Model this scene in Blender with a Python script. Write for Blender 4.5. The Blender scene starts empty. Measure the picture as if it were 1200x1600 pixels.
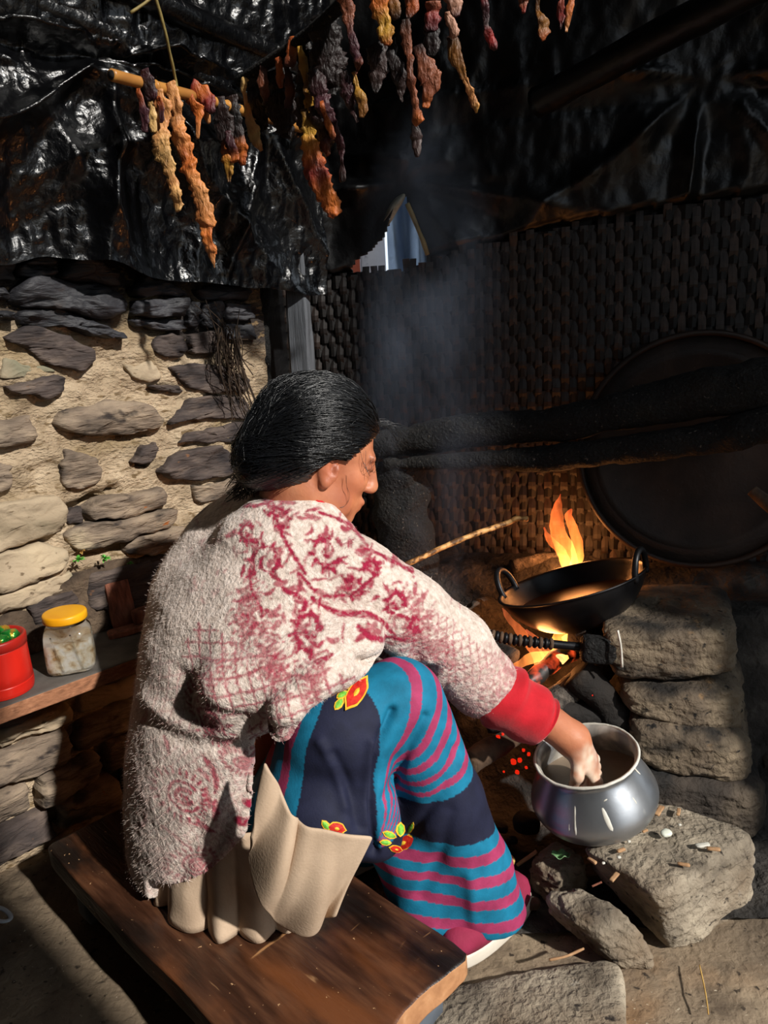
import bpy, math, random
import numpy as np

# ---------------------------------------------------------------- camera
H, PITCH, ROLL, FPX = 1.05, math.radians(14), math.radians(3), 1200.0
scene = bpy.context.scene
_fw = np.array([0, math.cos(PITCH), -math.sin(PITCH)])
_r0 = np.array([1., 0, 0]); _u0 = np.array([0, math.sin(PITCH), math.cos(PITCH)])
_rt = math.cos(ROLL) * _r0 - math.sin(ROLL) * _u0
_up = math.cos(ROLL) * _u0 + math.sin(ROLL) * _r0
EYE = np.array([0, 0, H])
cd = bpy.data.cameras.new('camera'); cam = bpy.data.objects.new('camera', cd)
scene.collection.objects.link(cam)
cd.sensor_fit = 'VERTICAL'; cd.sensor_height = 24.0; cd.lens = 24.0 * FPX / 1600.0
cd.clip_start = 0.02
from mathutils import Matrix, Vector
cam.matrix_world = Matrix(((_rt[0], _up[0], -_fw[0], 0), (_rt[1], _up[1], -_fw[1], 0),
                           (_rt[2], _up[2], -_fw[2], H), (0, 0, 0, 1)))
scene.camera = cam

# ---------------------------------------------------------------- world, sun, exposure
def lin(h):
    h = h.lstrip('#'); v = [int(h[i:i + 2], 16) / 255 for i in (0, 2, 4)]
    return tuple((x / 12.92 if x <= .04045 else ((x + .055) / 1.055) ** 2.4) for x in v) + (1.0,)

world = bpy.data.worlds.new('daylight'); scene.world = world; world.use_nodes = True
bg = world.node_tree.nodes['Background']
bg.inputs['Color'].default_value = (0.80, 0.90, 1.0, 1); bg.inputs['Strength'].default_value = 1.25
SUN_EL, SUN_AZ = math.radians(35), math.radians(-45 + 1)     # azimuth of the direction towards the sun
sd = bpy.data.lights.new('sun', 'SUN'); sd.energy = 5.2; sd.angle = math.radians(1.6); sd.color = (1.0, 0.955, 0.89)
sun = bpy.data.objects.new('sun', sd); scene.collection.objects.link(sun)
_sv = Vector((math.cos(SUN_AZ) * math.cos(SUN_EL), math.sin(SUN_AZ) * math.cos(SUN_EL), math.sin(SUN_EL)))
sun.rotation_euler = _sv.to_track_quat('Z', 'Y').to_euler(); sun.location = (3, -3, 3)
vs = scene.view_settings
scene.display_settings.display_device = 'sRGB'
vs.view_transform = 'Standard'; vs.look = 'None'; vs.gamma = 1.0; vs.exposure = 0.0; vs.use_curve_mapping = False
scene.cycles.use_denoising = True
scene.cycles.max_bounces = 8; scene.cycles.volume_bounces = 1; scene.cycles.volume_step_rate = 2.0
scene.cycles.sample_clamp_indirect = 4.0

# ---------------------------------------------------------------- geometry helpers
def A(*v): return np.array(v, float)
def ray(px, py): return _fw + _rt * ((px - 600) / FPX) + _up * ((800 - py) / FPX)
def plane(px, py, n, c):
    d = ray(px, py); n = np.asarray(n, float); return EYE + d * ((c - n @ EYE) / (n @ d))
RN, FN = A(.70711, -.70711, 0), A(.70711, .70711, 0)      # the hut's two horizontal axes
BN = A(.2588, .9659, 0); BC = float(BN @ A(-.25, 2.10, 0))   # the back wall's plane
def onz(px, py, z): return plane(px, py, (0, 0, 1), z)
def ony(px, py, y): return plane(px, py, (0, 1, 0), y)
def onr(px, py, r): return plane(px, py, RN, r)
def onf(px, py, f): return plane(px, py, FN, f)
def onb(px, py, off=0.): return plane(px, py, BN, BC + off)
def W(r, f, z): return A((r + f) * .70711, (f - r) * .70711, z)
def proj(P):
    q = np.asarray(P, float) - EYE; z = q @ _fw
    return np.stack([600 + FPX * (q @ _rt) / z, 800 - FPX * (q @ _up) / z], -1)
def unit(v): v = np.asarray(v, float); return v / np.linalg.norm(v)

COL = scene.collection
WL = {}
def thing(name, label, cat, loc, group=None, kind=None):
    o = bpy.data.objects.new(name, None); COL.objects.link(o); o.location = tuple(loc)
    o.empty_display_size = .05
    WL[o.name] = np.asarray(loc, float); tag(o, label, cat, group, kind); return o
def tag(o, label=None, cat=None, group=None, kind=None):
    for k, v in (('label', label), ('category', cat), ('group', group), ('kind', kind)):
        if v: o[k] = v
    return o
def mk(name, V, F, mat=None, parent=None, smooth=True, loc=None, col=None, kind=None):
    V = np.asarray(V, float)
    if parent is not None: base = WL[parent.name]
    elif loc is not None: base = np.asarray(loc, float)
    else: base = np.array([V[:, 0].mean(), V[:, 1].mean(), V[:, 2].min()])
    me = bpy.data.meshes.new(name)
    L = V - base
    if isinstance(F, np.ndarray):
        n, k = F.shape
        me.vertices.add(len(L)); me.vertices.foreach_set('co', L.ravel())
        me.loops.add(n * k); me.loops.foreach_set('vertex_index', F.ravel().astype(np.int32))
        me.polygons.add(n); me.polygons.foreach_set('loop_start', np.arange(0, n * k, k, dtype=np.int32))
        me.update(calc_edges=True)
    else:
        me.from_pydata([tuple(v) for v in L], [], [tuple(int(i) for i in f) for f in F]); me.update()
    if smooth: me.polygons.foreach_set('use_smooth', np.ones(len(me.polygons), bool))
    if col is not None:
        a = me.color_attributes.new('Col', 'FLOAT_COLOR', 'POINT')
        c = np.ones((len(V), 4)); c[:, :3] = np.asarray(col)[:, :3]; a.data.foreach_set('color', c.ravel())
    if mat is not None: me.materials.append(mat)
    o = bpy.data.objects.new(name, me); COL.objects.link(o)
    if parent is not None: o.parent = parent; WL[o.name] = base
    else: o.location = tuple(base); WL[o.name] = base
    if kind: o['kind'] = kind
    return o
def join(parts):
    Vs, Fs, n = [], [], 0
    for V, F in parts:
        Vs.append(np.asarray(V)); Fs += [tuple(int(i) + n for i in f) for f in F]; n += len(V)
    return np.concatenate(Vs), Fs

# value noise
def _hash(x, y, z, s):
    n = (x * np.int64(73856093)) ^ (y * np.int64(19349663)) ^ (z * np.int64(83492791)) ^ np.int64(s * 2654435761 % 2**31)
    n = (n ^ (n >> 13)) * np.int64(1274126177); n = n & 0x7fffffff
    n = (n ^ (n >> 15)) * np.int64(668265263); n = (n ^ (n >> 16)) & 0xffffff
    return n.astype(np.float64) / 0xffffff * 2 - 1
def vn(P, sc=1., s=0):
    P = np.asarray(P, float) * sc; i = np.floor(P).astype(np.int64); t = P - i; t = t * t * (3 - 2 * t)
    x, y, z = i[..., 0], i[..., 1], i[..., 2]; r = 0
    for a in (0, 1):
        for b in (0, 1):
            for c in (0, 1):
                w = (t[..., 0] if a else 1 - t[..., 0]) * (t[..., 1] if b else 1 - t[..., 1]) * (t[..., 2] if c else 1 - t[..., 2])
                r = r + w * _hash(x + a, y + b, z + c, s)
    return r
def fbm(P, sc=1., o=4, s=0, g=.5):
    r, a, t = 0, 1., 0.
    for k in range(o):
        r = r + a * vn(P, sc * 2 ** k, s + k * 17); t += a; a *= g
    return r / t
def sstep(a, b, x):
    t = np.clip((np.asarray(x, float) - a) / (b - a), 0, 1); return t * t * (3 - 2 * t)

def crv(pts, n):
    """Catmull-Rom through points (any dimension), n samples."""
    P = np.asarray(pts, float)
    if len(P) == 2: t = np.linspace(0, 1, n)[:, None]; return P[0] * (1 - t) + P[1] * t
    Q = np.concatenate([[2 * P[0] - P[1]], P, [2 * P[-1] - P[-2]]])
    u = np.linspace(0, len(P) - 1 - 1e-9, n); i = u.astype(int); t = (u - i)[:, None]
    a, b, c, d = Q[i], Q[i + 1], Q[i + 2], Q[i + 3]
    return .5 * (2 * b + (c - a) * t + (2 * a - 5 * b + 4 * c - d) * t ** 2 + (3 * b - a - 3 * c + d) * t ** 3)
def frames(P, ref=None):
    T = np.gradient(P, axis=0); T /= np.linalg.norm(T, axis=1)[:, None] + 1e-12
    n = np.asarray(ref, float) if ref is not None else (A(0, 0, 1) if abs(T[0, 2]) < .9 else A(1, 0, 0))
    N = []
    for t in T:
        n = n - t * (n @ t); n = n / (np.linalg.norm(n) + 1e-12); N.append(n)
    N = np.array(N); return T, N, np.cross(T, N)
def tube(P, rad, seg=10, ref=None, flat=1., twist=0., noise=0., nsc=30., s=0, cap=True):
    P = np.asarray(P, float); n = len(P); rad = np.broadcast_to(np.asarray(rad, float), (n,))
    T, N, B = frames(P, ref)
    th = np.linspace(0, 2 * np.pi, seg, endpoint=False)[None, :] + np.linspace(0, twist, n)[:, None]
    c, sn = np.cos(th)[..., None], np.sin(th)[..., None]
    fl = np.broadcast_to(np.asarray(flat, float), (n,))
    R = rad[:, None, None]
    V = P[:, None] + R * (c * N[:, None] * fl[:, None, None] + sn * B[:, None])
    if noise:
        d = V - P[:, None]; ln = np.linalg.norm(d, axis=2, keepdims=True) + 1e-9
        V = V + d / ln * (fbm(V, nsc, 3, s) * noise)[..., None]
    V = V.reshape(-1, 3); F = []
    for i in range(n - 1):
        for j in range(seg):
            k = (j + 1) % seg; F.append((i * seg + j, i * seg + k, (i + 1) * seg + k, (i + 1) * seg + j))
    if cap:
        V = np.concatenate([V, [P[0]], [P[-1]]]); a = n * seg
        for j in range(seg):
            k = (j + 1) % seg; F.append((a, k, j)); F.append((a + 1, (n - 1) * seg + j, (n - 1) * seg + k))
    return V, F
def lathe(prof, seg=48, org=(0, 0, 0), M=None, closed=False):
    prof = np.asarray(prof, float); n = len(prof)
    th = np.linspace(0, 2 * np.pi, seg, endpoint=False)
    V = np.stack([prof[:, 0][:, None] * np.cos(th), prof[:, 0][:, None] * np.sin(th), np.repeat(prof[:, 1][:, None], seg, 1)], -1).reshape(-1, 3)
    if M is not None: V = V @ np.asarray(M).T
    V = V + np.asarray(org); F = []
    for i in range(n - 1 if not closed else n):
        a, b = i, (i + 1) % n
        for j in range(seg):
            k = (j + 1) % seg; F.append((a * seg + j, a * seg + k, b * seg + k, b * seg + j))
    return V, F
def box(c, ax, half, bev=.004, noise=0., nsc=20., n=6, s=0, p=14):
    """A rounded box: centre, three axes (rows), half sizes."""
    ax = np.asarray(ax, float); half = np.asarray(half, float)
    V, F = cube_grid(n); m = np.max(np.abs(V), 1)
    U = V.copy()
    lp = (np.abs(V) ** p).sum(1) ** (1 / p); U = V / lp[:, None]
    P = np.asarray(c) + (U * half) @ ax
    if noise: P = P + ((V / np.linalg.norm(V, axis=1)[:, None]) @ ax) * (fbm(P, nsc, 4, s) * noise)[:, None]
    return P, F
_cg = {}
def cube_grid(n):
    if n in _cg: return _cg[n]
    idx, V, F = {}, [], []
    def vid(p):
        k = tuple(p)
        if k not in idx: idx[k] = len(V); V.append([2 * q / n - 1 for q in p])
        return idx[k]
    for a in range(3):
        b, c = (a + 1) % 3, (a + 2) % 3
        for sgn in (0, n):
            for i in range(n):
                for j in range(n):
                    q = []
                    for di, dj in ((0, 0), (1, 0), (1, 1), (0, 1)):
                        p = [0, 0, 0]; p[a] = sgn; p[b] = i + di; p[c] = j + dj; q.append(vid(p))
                    F.append(tuple(q if sgn else q[::-1]))
    _cg[n] = (np.array(V), np.array(F)); return _cg[n]
def hexrock(top, bot, n=22, p=6., amp=.012, sc=9., s=0, fine=.004):
    """A rock from four top and four bottom corners (same order)."""
    V, F = cube_grid(n); lp = (np.abs(V) ** p).sum(1) ** (1 / p); U = V / lp[:, None]
    u, v, w = [(U[:, i] + 1) / 2 for i in range(3)]
    T = np.asarray(top, float); B = np.asarray(bot, float)
    def bil(Q): return ((1 - u) * (1 - v))[:, None] * Q[0] + (u * (1 - v))[:, None] * Q[1] + (u * v)[:, None] * Q[2] + ((1 - u) * v)[:, None] * Q[3]
    P = bil(B) * (1 - w)[:, None] + bil(T) * w[:, None]
    D = P - P.mean(0); D /= np.linalg.norm(D, axis=1)[:, None]
    q = fbm(P, sc, 4, s); r = fbm(P * A(1, 1, 2.2), sc * 5, 3, s + 5)
    P = P + D * (q * amp + r * fine - np.abs(fbm(P, sc * 2.2, 3, s + 9)) * amp * .6)[:, None]
    # make sure faces point outwards
    if np.linalg.det(np.stack([T[1] - T[0], T[3] - T[0], T[0] - B[0]])) < 0: F = F[:, ::-1]
    return P, F
def grid_faces(nu, nv):
    i = np.arange(nu - 1)[:, None]; j = np.arange(nv - 1)[None, :]
    a = (i * nv + j).ravel(); return np.stack([a, a + nv, a + nv + 1, a + 1], 1)

# ---------------------------------------------------------------- signed-distance modelling
class SDF:
    def __init__(s, lo, hi, h):
        s.lo = np.asarray(lo, float); s.h = h
        s.n = np.ceil((np.asarray(hi) - s.lo) / h).astype(int) + 1
        s.d = np.full(s.n, .5, np.float32)
    def sub(s, lo, hi):
        a = np.clip(np.floor((np.asarray(lo) - s.lo) / s.h).astype(int), 0, s.n); b = np.clip(np.ceil((np.asarray(hi) - s.lo) / s.h).astype(int) + 1, 0, s.n)
        ax = [(s.lo[i] + s.h * np.arange(a[i], b[i])).astype(np.float32) for i in range(3)]
        return tuple(slice(a[i], b[i]) for i in range(3)), ax[0][:, None, None], ax[1][None, :, None], ax[2][None, None, :]
    def add(s, fn, lo, hi, k=.01, pad=.05, op='u'):
        sl, X, Y, Z = s.sub(np.asarray(lo) - pad, np.asarray(hi) + pad)
        e = fn(X, Y, Z); d = s.d[sl]
        if op == 'u':
            h = np.clip(.5 + .5 * (d - e) / k, 0, 1); s.d[sl] = d * (1 - h) + e * h - k * h * (1 - h)
        else:
            e = -e; h = np.clip(.5 - .5 * (d - e) / k, 0, 1); s.d[sl] = d * (1 - h) + e * h + k * h * (1 - h)
    def cap(s, a, b, ra, rb, k=.01, op='u'):
        a, b = np.asarray(a, float), np.asarray(b, float); ab = b - a; L = ab @ ab + 1e-12
        def fn(X, Y, Z):
            t = np.clip(((X - a[0]) * ab[0] + (Y - a[1]) * ab[1] + (Z - a[2]) * ab[2]) / L, 0, 1)
            return np.sqrt((X - a[0] - ab[0] * t) ** 2 + (Y - a[1] - ab[1] * t) ** 2 + (Z - a[2] - ab[2] * t) ** 2) - (ra + (rb - ra) * t)
        r = max(ra, rb); s.add(fn, np.minimum(a, b) - r, np.maximum(a, b) + r, k, op=op)
    def chain(s, P, R, k=.01):
        for i in range(len(P) - 1): s.cap(P[i], P[i + 1], R[i], R[i + 1], k)
    def ell(s, c, ax, rad, k=.01, op='u'):
        c = np.asarray(c, float); ax = np.asarray(ax, float); rad = np.asarray(rad, float)
        def fn(X, Y, Z):
            x, y, z = X - c[0], Y - c[1], Z - c[2]
            q = [(x * ax[i][0] + y * ax[i][1] + z * ax[i][2]) for i in range(3)]
            k0 = np.sqrt(sum((q[i] / rad[i]) ** 2 for i in range(3))); k1 = np.sqrt(sum((q[i] / rad[i] ** 2) ** 2 for i in range(3))) + 1e-6
            return k0 * (k0 - 1) / k1
        e = np.sqrt(((ax * rad[:, None]) ** 2).sum(0)); s.add(fn, c - e, c + e, k, op=op)
    def mesh(s):
        d = s.d; h = s.h; S = d < 0
        c = [S[i:d.shape[0] - 1 + i, j:d.shape[1] - 1 + j, k:d.shape[2] - 1 + k] for i in (0, 1) for j in (0, 1) for k in (0, 1)]
        anyi = c[0].copy(); alli = c[0].copy()
        for q in c[1:]: anyi |= q; alli &= q
        act = np.argwhere(anyi & ~alli); I = np.full(anyi.shape, -1, np.int32); I[tuple(act.T)] = np.arange(len(act))
        off = np.array([(i, j, k) for i in (0, 1) for j in (0, 1) for k in (0, 1)])
        val = np.stack([d[act[:, 0] + o[0], act[:, 1] + o[1], act[:, 2] + o[2]] for o in off], 1).astype(float)
        acc = np.zeros((len(act), 3)); cnt = np.zeros(len(act))
        for a in range(8):
            for b in range(a + 1, 8):
                if np.abs(off[a] - off[b]).sum() != 1: continue
                va, vb = val[:, a], val[:, b]; m = (va < 0) != (vb < 0)
                t = np.where(m, va / np.where(m, va - vb, 1), 0)
                acc += np.where(m[:, None], off[a] + (off[b] - off[a]) * t[:, None], 0); cnt += m
        V = s.lo + h * (act + acc / cnt[:, None]); Fs = []
        for ax in range(3):
            p, q = (ax + 1) % 3, (ax + 2) % 3
            sa = [slice(None)] * 3; sb = [slice(None)] * 3; sa[ax] = slice(0, -1); sb[ax] = slice(1, None)
            E = S[tuple(sa)] != S[tuple(sb)]; e = np.argwhere(E)
            e = e[(e[:, p] > 0) & (e[:, q] > 0) & (e[:, p] < d.shape[p] - 1) & (e[:, q] < d.shape[q] - 1)]
            def cell(dp, dq):
                x = e.copy(); x[:, p] += dp; x[:, q] += dq; return I[tuple(x.T)]
            f = np.stack([cell(-1, -1), cell(0, -1), cell(0, 0), cell(-1, 0)], 1)
            ins = S[tuple(e.T)]; f[~ins] = f[~ins][:, ::-1]; Fs.append(f)
        return V, np.concatenate(Fs)
def vnormals(V, F):
    n = np.cross(V[F[:, 2]] - V[F[:, 0]], V[F[:, 3]] - V[F[:, 1]]); N = np.zeros_like(V)
    for k in range(4):
        for a in range(3): N[:, a] += np.bincount(F[:, k], n[:, a], len(V))
    return N / (np.linalg.norm(N, axis=1)[:, None] + 1e-12)
def relax(V, F, it=1, w=.5):
    for _ in range(it):
        S = np.zeros_like(V); C = np.zeros(len(V))
        for k in range(4):
            a, b = F[:, k], F[:, (k + 1) % 4]
            for q in range(3): S[:, q] += np.bincount(a, V[b, q], len(V)) + np.bincount(b, V[a, q], len(V))
            C += np.bincount(a, minlength=len(V)) + np.bincount(b, minlength=len(V))
        V = V * (1 - w) + w * S / C[:, None]
    return V

# ---------------------------------------------------------------- procedural materials
def pmat(name, ramp, scale=14., detail=6., rough=.85, bump=.4, bscale=60., bdist=.004, metal=0., spec=.4, stretch=(1, 1, 1),
         layers=(), rvar=0., vcol=False, emit=None, trans=0., sheen=0., coat=0., sub=0., distort=.3, bstretch=None, zrot=0.):
    m = bpy.data.materials.new(name); m.use_nodes = True; nt = m.node_tree; N = nt.nodes; Lk = nt.links
    P = N['Principled BSDF']; tc = N.new('ShaderNodeTexCoord'); mp = N.new('ShaderNodeMapping'); mp.inputs['Scale'].default_value = stretch
    src0 = tc.outputs['Object']
    if zrot:
        m0 = N.new('ShaderNodeMapping'); m0.inputs['Rotation'].default_value = (0, 0, zrot); Lk.new(src0, m0.inputs['Vector']); src0 = m0.outputs['Vector']
    Lk.new(src0, mp.inputs['Vector'])
    def noise(sc, det, dis=0., src=mp):
        n = N.new('ShaderNodeTexNoise'); n.inputs['Scale'].default_value = sc; n.inputs['Detail'].default_value = det
        n.inputs['Distortion'].default_value = dis; Lk.new(src.outputs['Vector'], n.inputs['Vector']); return n
    n1 = noise(scale, detail, distort); cr = N.new('ShaderNodeValToRGB'); Lk.new(n1.outputs['Fac'], cr.inputs['Fac'])
    el = cr.color_ramp.elements
    while len(el) < len(ramp): el.new(.5)
    for e, (p, c) in zip(el, ramp): e.position = p; e.color = lin(c)
    col = cr.outputs['Color']
    if vcol:
        at = N.new('ShaderNodeAttribute'); at.attribute_name = 'Col'
        mx = N.new('ShaderNodeMix'); mx.data_type = 'RGBA'; mx.blend_type = 'MULTIPLY'; mx.inputs['Factor'].default_value = 1.
        Lk.new(at.outputs['Color'], mx.inputs['A']); Lk.new(col, mx.inputs['B']); col = mx.outputs['Result']
    for (c, sc, lo, hi, st) in layers:
        mp2 = N.new('ShaderNodeMapping'); mp2.inputs['Scale'].default_value = st; mp2.inputs['Location'].default_value = (sc * .37, lo * 3, hi)
        Lk.new(src0, mp2.inputs['Vector']); n = noise(sc, 5, .2, mp2)
        r = N.new('ShaderNodeMapRange'); r.interpolation_type = 'SMOOTHSTEP'; r.inputs['From Min'].default_value = lo; r.inputs['From Max'].default_value = hi
        Lk.new(n.outputs['Fac'], r.inputs['Value'])
        mx = N.new('ShaderNodeMix'); mx.data_type = 'RGBA'; Lk.new(r.outputs['Result'], mx.inputs['Factor'])
        Lk.new(col, mx.inputs['A']); mx.inputs['B'].default_value = lin(c); col = mx.outputs['Result']
    Lk.new(col, P.inputs['Base Color'])
    P.inputs['Roughness'].default_value = rough; P.inputs['Metallic'].default_value = metal; P.inputs['Specular IOR Level'].default_value = spec
    if rvar:
        r = N.new('ShaderNodeMapRange'); r.inputs['From Min'].default_value = .3; r.inputs['From Max'].default_value = .7
        r.inputs['To Min'].default_value = max(.02, rough - rvar); r.inputs['To Max'].default_value = min(1, rough + rvar)
        Lk.new(n1.outputs['Fac'], r.inputs['Value']); Lk.new(r.outputs['Result'], P.inputs['Roughness'])
    if bump:
        src = mp
        if bstretch is not None:
            src = N.new('ShaderNodeMapping'); src.inputs['Scale'].default_value = bstretch; Lk.new(src0, src.inputs['Vector'])
        n = noise(bscale, 8, .3, src); b = N.new('ShaderNodeBump'); b.inputs['Strength'].default_value = bump; b.inputs['Distance'].default_value = bdist
        Lk.new(n.outputs['Fac'], b.inputs['Height']); Lk.new(b.outputs['Normal'], P.inputs['Normal'])
    if emit: P.inputs['Emission Color'].default_value = lin(emit[0]); P.inputs['Emission Strength'].default_value = emit[1]
    P.inputs['Transmission Weight'].default_value = trans; P.inputs['Sheen Weight'].default_value = sheen; P.inputs['Coat Weight'].default_value = coat
    if sub: P.inputs['Subsurface Weight'].default_value = sub; P.inputs['Subsurface Radius'].default_value = (.012, .005, .003); P.inputs['Subsurface Scale'].default_value = 1.
    return m

# ================================================================ MATERIALS OF THE SETTING
M_earth = pmat('trodden_earth', [(.3, '#5f5244'), (.55, '#887762'), (.75, '#a8957b')], 5, 9, .95, .8, 60, .007,
               layers=[('#4a3d31', 9, .5, .75, (1, 1, 1)), ('#94714e', 3, .52, .7, (1, 1, 1)), ('#3b3128', 70, .62, .72, (1, 1, 1)), ('#c2b49c', 110, .68, .74, (1, 1, 1))])
M_outground = pmat('yard_earth', [(.3, '#8a8070'), (.7, '#a59a88')], 2, 6, .95, .3)
M_mortar = pmat('mud_mortar', [(.25, '#84725a'), (.5, '#a8947a'), (.75, '#c2ae92')], 16, 10, .95, 1., 90, .010,
                layers=[('#6f5b40', 38, .56, .68, (1, 1, 2.6)), ('#8d7a5c', 7, .5, .72, (1, 1, 1)), ('#4a3a29', 90, .66, .74, (1, 1, 1.5))], bstretch=(1, 1, 2), vcol=True)
M_sooty = pmat('sooty_stone', [(.3, '#16161a'), (.6, '#2c2c31'), (.8, '#45464c')], 9, 8, .62, .8, 26, .01, spec=.5, bstretch=(1, 1, 4),
               layers=[('#3d2f25', 12, .58, .8, (1, 1, 1))])
M_taupe = pmat('taupe_stone', [(.25, '#4a4038'), (.5, '#7a6b5c'), (.78, '#a08e78')], 14, 9, .9, .9, 32, .008, stretch=(1, 1, 2.6), bstretch=(1, 1, 5),
               layers=[('#2f2825', 16, .55, .7, (1, 1, 2)), ('#9a5a2a', 20, .7, .76, (1, 1, 2)), ('#b7a68a', 8, .58, .75, (1, 1, 1))])
M_purple = pmat('purple_brown_stone', [(.25, '#2b2524'), (.5, '#4a403c'), (.78, '#6e6056')], 14, 9, .85, .9, 30, .008, stretch=(1, 1, 3), bstretch=(1, 1, 6),
                layers=[('#241f20', 10, .5, .7, (1, 1, 3)), ('#8a5c36', 22, .68, .76, (1, 1, 2))])
M_tanstone = pmat('tan_stone', [(.25, '#857660'), (.5, '#a3927a'), (.8, '#bba98c')], 9, 9, .92, .8, 30, .008, stretch=(1, 1, 1.6),
                  layers=[('#77735f', 6, .55, .75, (1, 1, 1)), ('#6a5a46', 40, .62, .7, (1, 1, 2))])
M_greyrock = pmat('grey_hearth_rock', [(.25, '#5f564a'), (.5, '#948876'), (.8, '#b5a893')], 11, 10, .9, 1., 80, .010,
                  layers=[('#3a3129', 9, .48, .8, (1, 1, 1.5)), ('#a9a59c', 22, .66, .8, (1, 1, 1)), ('#5f4a34', 6, .5, .85, (1, 1, 1)), ('#2a231e', 60, .6, .72, (1, 1, 1.4))])
M_brownrock = pmat('brown_hearth_rock', [(.25, '#2f2821'), (.5, '#5f5243'), (.8, '#8d7d66')], 10, 10, .9, 1., 80, .010,
                   layers=[('#17130f', 7, .47, .66, (1, 1, 2)), ('#8a6a45', 16, .64, .8, (1, 1, 1.5)), ('#120f0c', 50, .6, .7, (1, 1, 1.4))])
M_dirt = pmat('dark_wall_earth', [(.3, '#3a2f25'), (.55, '#57483a'), (.8, '#766450')], 14, 10, .95, 1., 70, .010, layers=[('#231b15', 9, .5, .7, (1, 1, 1))])
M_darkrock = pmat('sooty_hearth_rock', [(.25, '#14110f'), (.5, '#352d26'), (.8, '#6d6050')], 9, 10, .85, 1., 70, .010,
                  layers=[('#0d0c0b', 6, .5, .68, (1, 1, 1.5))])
M_ash = pmat('ash', [(.3, '#1a1816'), (.55, '#3b3733'), (.8, '#6b655e')], 12, 10, .97, 1., 70, .012, layers=[('#141211', 7, .5, .7, (1, 1, 1))])
M_tarp = pmat('black_plastic', [(.3, '#020203'), (.8, '#050608')], 6, 3, .24, .55, 75, .006, spec=.5, rvar=.08, coat=.2)
M_tarp2 = pmat('dusty_black_plastic', [(.3, '#020203'), (.8, '#08090b')], 6, 3, .42, .5, 30, .006, spec=.45, rvar=.12)
M_post = pmat('grey_timber', [(.3, '#3a3d41'), (.7, '#5c6066')], 9, 8, .8, .6, 40, .003, stretch=(6, 6, .6), bstretch=(8, 8, .6))
M_soot = pmat('soot_crust', [(.3, '#020202'), (.6, '#080707'), (.85, '#12100e')], 40, 9, .8, 1., 130, .008, spec=.35, layers=[('#6a635a', 150, .63, .75, (1, 1, 1)), ('#1a1714', 12, .45, .7, (1, 1, 1))])
M_bam = [pmat('smoked_bamboo_' + n, [(.3, a), (.7, b)], 10, 7, .5, .5, 60, .002, stretch=(14, 14, 1.2), spec=.5, bstretch=(30, 30, 1))
         for n, a, b in (('dark', '#120d0b', '#241a16'), ('mid', '#1a1310', '#33261f'), ('warm', '#21160f', '#402c20'))]
M_weft = pmat('smoked_bamboo_weft', [(.3, '#070505'), (.7, '#130e0b')], 10, 7, .6, .5, 60, .002, stretch=(2, 2, 20), spec=.4)
M_plaster = pmat('bare_hut_wall', [(.3, '#3d362d'), (.7, '#5a5044')], 4, 7, .95, .6)

# ================================================================ SETTING
# floor of the hut with the ground outside
nx, ny = 190, 190
gx, gy = np.meshgrid(np.linspace(-2.6, 2.9, nx), np.linspace(-2.2, 3.0, ny), indexing='ij')
fz = fbm(np.stack([gx, gy, 0 * gx], -1), 1.6, 4, 3) * .018 + fbm(np.stack([gx, gy, 0 * gx], -1), 11, 4, 5) * .012 - .008
mk('floor', np.stack([gx, gy, fz], -1).reshape(-1, 3), grid_faces(nx, ny), M_earth, loc=(0, 0, 0), kind='structure')
mk('ground', [(-30, -30, -.06), (30, -30, -.06), (30, 30, -.06), (-30, 30, -.06)], [(0, 1, 2, 3)], M_outground, loc=(0, 0, 0), kind='structure')

# ---- left stone wall: mud mortar with stones set in it
RW = -1.55
def wall_grid(f0, f1, z0, z1, nf, nz):
    f, z = np.meshgrid(np.linspace(f0, f1, nf), np.linspace(z0, z1, nz), indexing='ij')
    return f, z
f, z = wall_grid(-1.1, 1.17, -.05, 1.22, 260, 150)
P = np.stack([f * 0 + RW, f, z], -1)
rr = RW + fbm(P, 5, 4, 11) * .016 + fbm(P * A(1, 1, 1.8), 26, 4, 12) * .014 - np.abs(fbm(P * A(1, 1, 2.), 14, 4, 13)) * .02
def rf(px, py, r=RW): p = onr(px, py, r); return np.array([p @ FN, p[2]])
for (px, py, sx, sz, dp) in [(122, 793, .030, .010, .05), (150, 780, .022, .010, .05), (178, 766, .016, .009, .04), (226, 722, .013, .012, .05),
                             (40, 852, .05, .008, .035), (210, 680, .03, .006, .03), (150, 862, .06, .008, .03), (82, 912, .03, .008, .04),
                             (268, 805, .012, .010, .03), (245, 605, .03, .006, .02), (370, 690, .03, .006, .03), (290, 550, .008, .02, .03)]:
    c = rf(px, py); rr -= dp * np.exp(-(((f - c[0]) / sx) ** 2 + ((z - c[1]) / sz) ** 2) ** 1.5)
Pw = np.stack([(rr + f) * .70711, (f - rr) * .70711, z], -1).reshape(-1, 3)
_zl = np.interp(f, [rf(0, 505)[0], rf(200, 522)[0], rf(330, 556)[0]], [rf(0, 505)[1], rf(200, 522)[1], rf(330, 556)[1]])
_k = sstep(-.012, .022, z - _zl + fbm(P, 18, 3, 14) * .03).reshape(-1, 1)          # top courses darkened: soot plus shade painted into the mortar colour
wl = mk('wall_left', Pw, grid_faces(260, 150), M_mortar, loc=W(RW, 0, 0), kind='structure', col=1 - _k * A(.93, .93, .91))
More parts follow.
